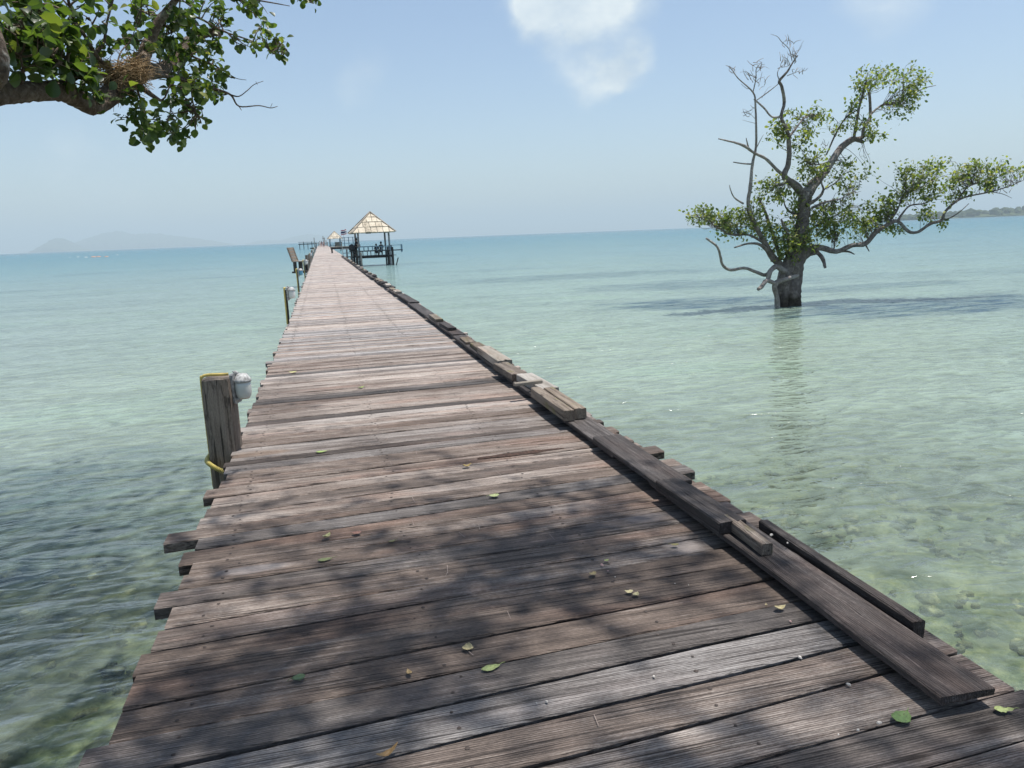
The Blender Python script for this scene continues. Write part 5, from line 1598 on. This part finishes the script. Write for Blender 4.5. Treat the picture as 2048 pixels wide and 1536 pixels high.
G, YG_, YL_, BR, RB, OL = (0.17, 0.26, 0.08), (0.33, 0.38, 0.14), (0.52, 0.49, 0.23), (0.27, 0.19, 0.085), (0.22, 0.115, 0.085), (0.23, 0.20, 0.076)
fallen_leaf("bright green broad leaf just below the near end of the kerb board", 1804, 1436, 0.076, 25, G, 0.10, 0.72)
fallen_leaf("pale yellow green two lobed leaf at the right end of the front plank", 2008, 1421, 0.062, -18, YG_, 0.10, 0.55, notch=0.55)
fallen_leaf("long yellow green leaf, largest of those in the middle of the near planks", 982, 1337, 0.076, 12, YG_, 0.08, 0.48)
fallen_leaf("heart shaped tan leaf with brown holes above the long yellow green leaf", 936, 1296, 0.052, 70, (0.46, 0.38, 0.19), 0.16, 0.85, stem=False, notch=0.2)
fallen_leaf("tiny curled brown leaf left of the long yellow green leaf", 818, 1347, 0.034, 100, BR, 0.35, 0.6, stem=False)
fallen_leaf("dark green heart shaped leaf with a stalk near the left of the planks", 597, 1357, 0.050, 190, (0.10, 0.15, 0.06), 0.12, 0.85)
fallen_leaf("mottled green and brown flat leaf on the cracked grey plank", 650, 1120, 0.075, 5, (0.17, 0.19, 0.075), 0.05, 0.50)
fallen_leaf("crumpled yellow leaf beside the reddish brown leaf", 654, 1075, 0.052, 55, YL_, 0.50, 0.70)
fallen_leaf("reddish brown dry leaf, right of the crumpled yellow leaf", 713, 1067, 0.052, 175, RB, 0.16, 0.75)
fallen_leaf("small olive leaf half in a plank joint, right of the reddish brown leaf", 785, 1083, 0.045, 20, OL, 0.12, 0.5)
fallen_leaf("pale lime leaf in the centre of the deck beyond the tan heart shaped leaf", 988, 993, 0.062, 170, (0.44, 0.48, 0.22), 0.22, 0.78)
fallen_leaf("curled brown leaf just below the rotten split plank", 934, 934, 0.060, 10, (0.30, 0.22, 0.076), 0.55, 0.55)
fallen_leaf("flat green leaf on the sunlit planks right of the wooden lamp post", 643, 904, 0.085, 5, (0.26, 0.34, 0.10), 0.06, 0.55)
fallen_leaf("small green leaf on the middle of the sunlit deck", 722, 776, 0.075, 30, (0.24, 0.32, 0.076), 0.3, 0.55)
fallen_leaf("pale yellow leaf, farthest leaf on the deck", 586, 746, 0.095, 170, (0.62, 0.58, 0.27), 0.3, 0.75, stem=False)
fallen_leaf("olive pointed leaf near the pale plank patch by the kerb", 1349, 1091, 0.042, 160, OL, 0.25, 0.55)
fallen_leaf("dark olive round leaf among the pink shell bits", 1186, 1149, 0.040, 30, (0.21, 0.17, 0.08), 0.2, 0.8, stem=False)
fallen_leaf("curled orange brown strip of dry leaf in the front plank joint", 775, 1511, 0.078, 28, (0.30, 0.185, 0.075), 0.5, 0.30, stem=False)
fallen_leaf("crumbled pale yellow leaf left of its twin half, near the kerb side", 1258, 1187, 0.036, 150, (0.55, 0.48, 0.27), 0.5, 0.8, stem=False)
fallen_leaf("crumbled pale yellow leaf, right half of the pair near the kerb side", 1272, 1192, 0.034, 40, (0.55, 0.48, 0.27), 0.45, 0.85, stem=False)
fallen_leaf("torn pale brown leaf close to the shadow of the kerb board", 1560, 1219, 0.048, 0, (0.46, 0.39, 0.21), 0.5, 0.6, stem=False)
fallen_leaf("tiny dry brown scrap beside the torn pale brown leaf", 1532, 1212, 0.018, 60, (0.35, 0.28, 0.15), 0.5, 0.6, stem=False)
fallen_leaf("small green scrap of leaf above the pink shell bits", 1213, 1122, 0.026, 20, (0.24, 0.28, 0.10), 0.2, 0.7, stem=False)
MAT['chip'] = flat_material('shell_chip', (0.50, 0.46, 0.41), 0.7, 0.25, 90)
MAT['pink_chip'] = flat_material('pink_shell', (0.52, 0.33, 0.30), 0.7, 0.3, 60)
chips = [(1600, 1315, .028, 'chip', "long white chip on the plank edge right of the grey plank"), (1697, 1369, .024, 'chip', "white chip nearest to the shadowed side of the kerb board"), (1308, 1353, .020, 'chip', "white chip on the wide grey plank in front"),
         (1093, 1403, .020, 'chip', "white chip on the grey plank below the long yellow green leaf"), (1073, 1406, .012, 'chip', "tiny white speck left of the chip on the grey plank"), (1716, 1460, .018, 'chip', "small white chip in the joint, leftmost of three near the green leaf"), (1758, 1446, .026, 'chip', "larger white chip in the joint left of the bright green leaf"),
         (1677, 1469, .012, 'chip', "tiny white chip at the left end of the row in the joint"), (1204, 1130, .030, 'pink_chip', "pink and white shell bits under the small green scrap"), (1216, 1142, .014, 'pink_chip', "small pink shell bit right of the dark olive leaf"), (1230, 1154, .014, 'chip', "white shell bit right of the dark olive leaf"),
         (1581, 1243, .016, 'pink_chip', "pinkish shell bit below the torn pale brown leaf"), (1350, 1167, .010, 'chip', "white speck, left one of two beside the crumbled yellow pair"), (1377, 1170, .010, 'chip', "white speck, right one of two beside the crumbled yellow pair"), (1127, 1182, .012, 'pink_chip', "brownish pink bit alone in the middle of a near plank"),
         (1543, 1070, .030, 'chip', "white shell on top of the slim batten by the kerb"), (1575, 1086, .022, 'chip', "white shell on the kerb edge right of the slim batten")]
for (x, y, s_, mk, lab) in chips:
    zc = 0.006 if x < 1000 or y > 1100 or x < 1500 else 0.135
    if y < 1080 and x > 1500: zc = 0.135
    if x == 1575: zc = 0.09
    p = onz(x, y, zc)
    b = MB(); pr_ = random.Random(x)
    k_ = 9; s_ *= 0.72
    ring = [(s_ / 2 * (1 + pr_.gauss(0, 0.15)) * math.cos(6.283 * q / k_), s_ * 0.32 * (1 + pr_.gauss(0, 0.15)) * math.sin(6.283 * q / k_)) for q in range(k_)]
    b.add([(a, c_, 0) for a, c_ in ring] + [(a * 0.7, c_ * 0.7, s_ * 0.22) for a, c_ in ring] + [(0, 0, s_ * 0.27)],
          [(q, (q + 1) % k_, k_ + (q + 1) % k_, k_ + q) for q in range(k_)] + [(k_ + q, k_ + (q + 1) % k_, 2 * k_) for q in range(k_)])
    tag(b.build("shell_chip", MAT[mk], None, tuple(p), (0, 0, pr_.uniform(0, 6))), lab, "shell bit", "shell bits on the planks")

# ------------------------------------------------------------------ sea haze: one closed box of thin even air
hz = MB()
hz.box((0, 0, 300 - 8), (90000, 90000, 616))
t = NT('haze')
pv = t.n.new("ShaderNodeVolumePrincipled")
pv.inputs["Color"].default_value = (0.78, 0.95, 1.0, 1)
pv.inputs["Density"].default_value = 0.00016
pv.inputs["Anisotropy"].default_value = 0.0
t.l.new(pv.outputs[0], t.out.inputs["Volume"])
haze = hz.build("haze", t.m)
tag(haze, "thin bluish sea haze", kind='stuff')
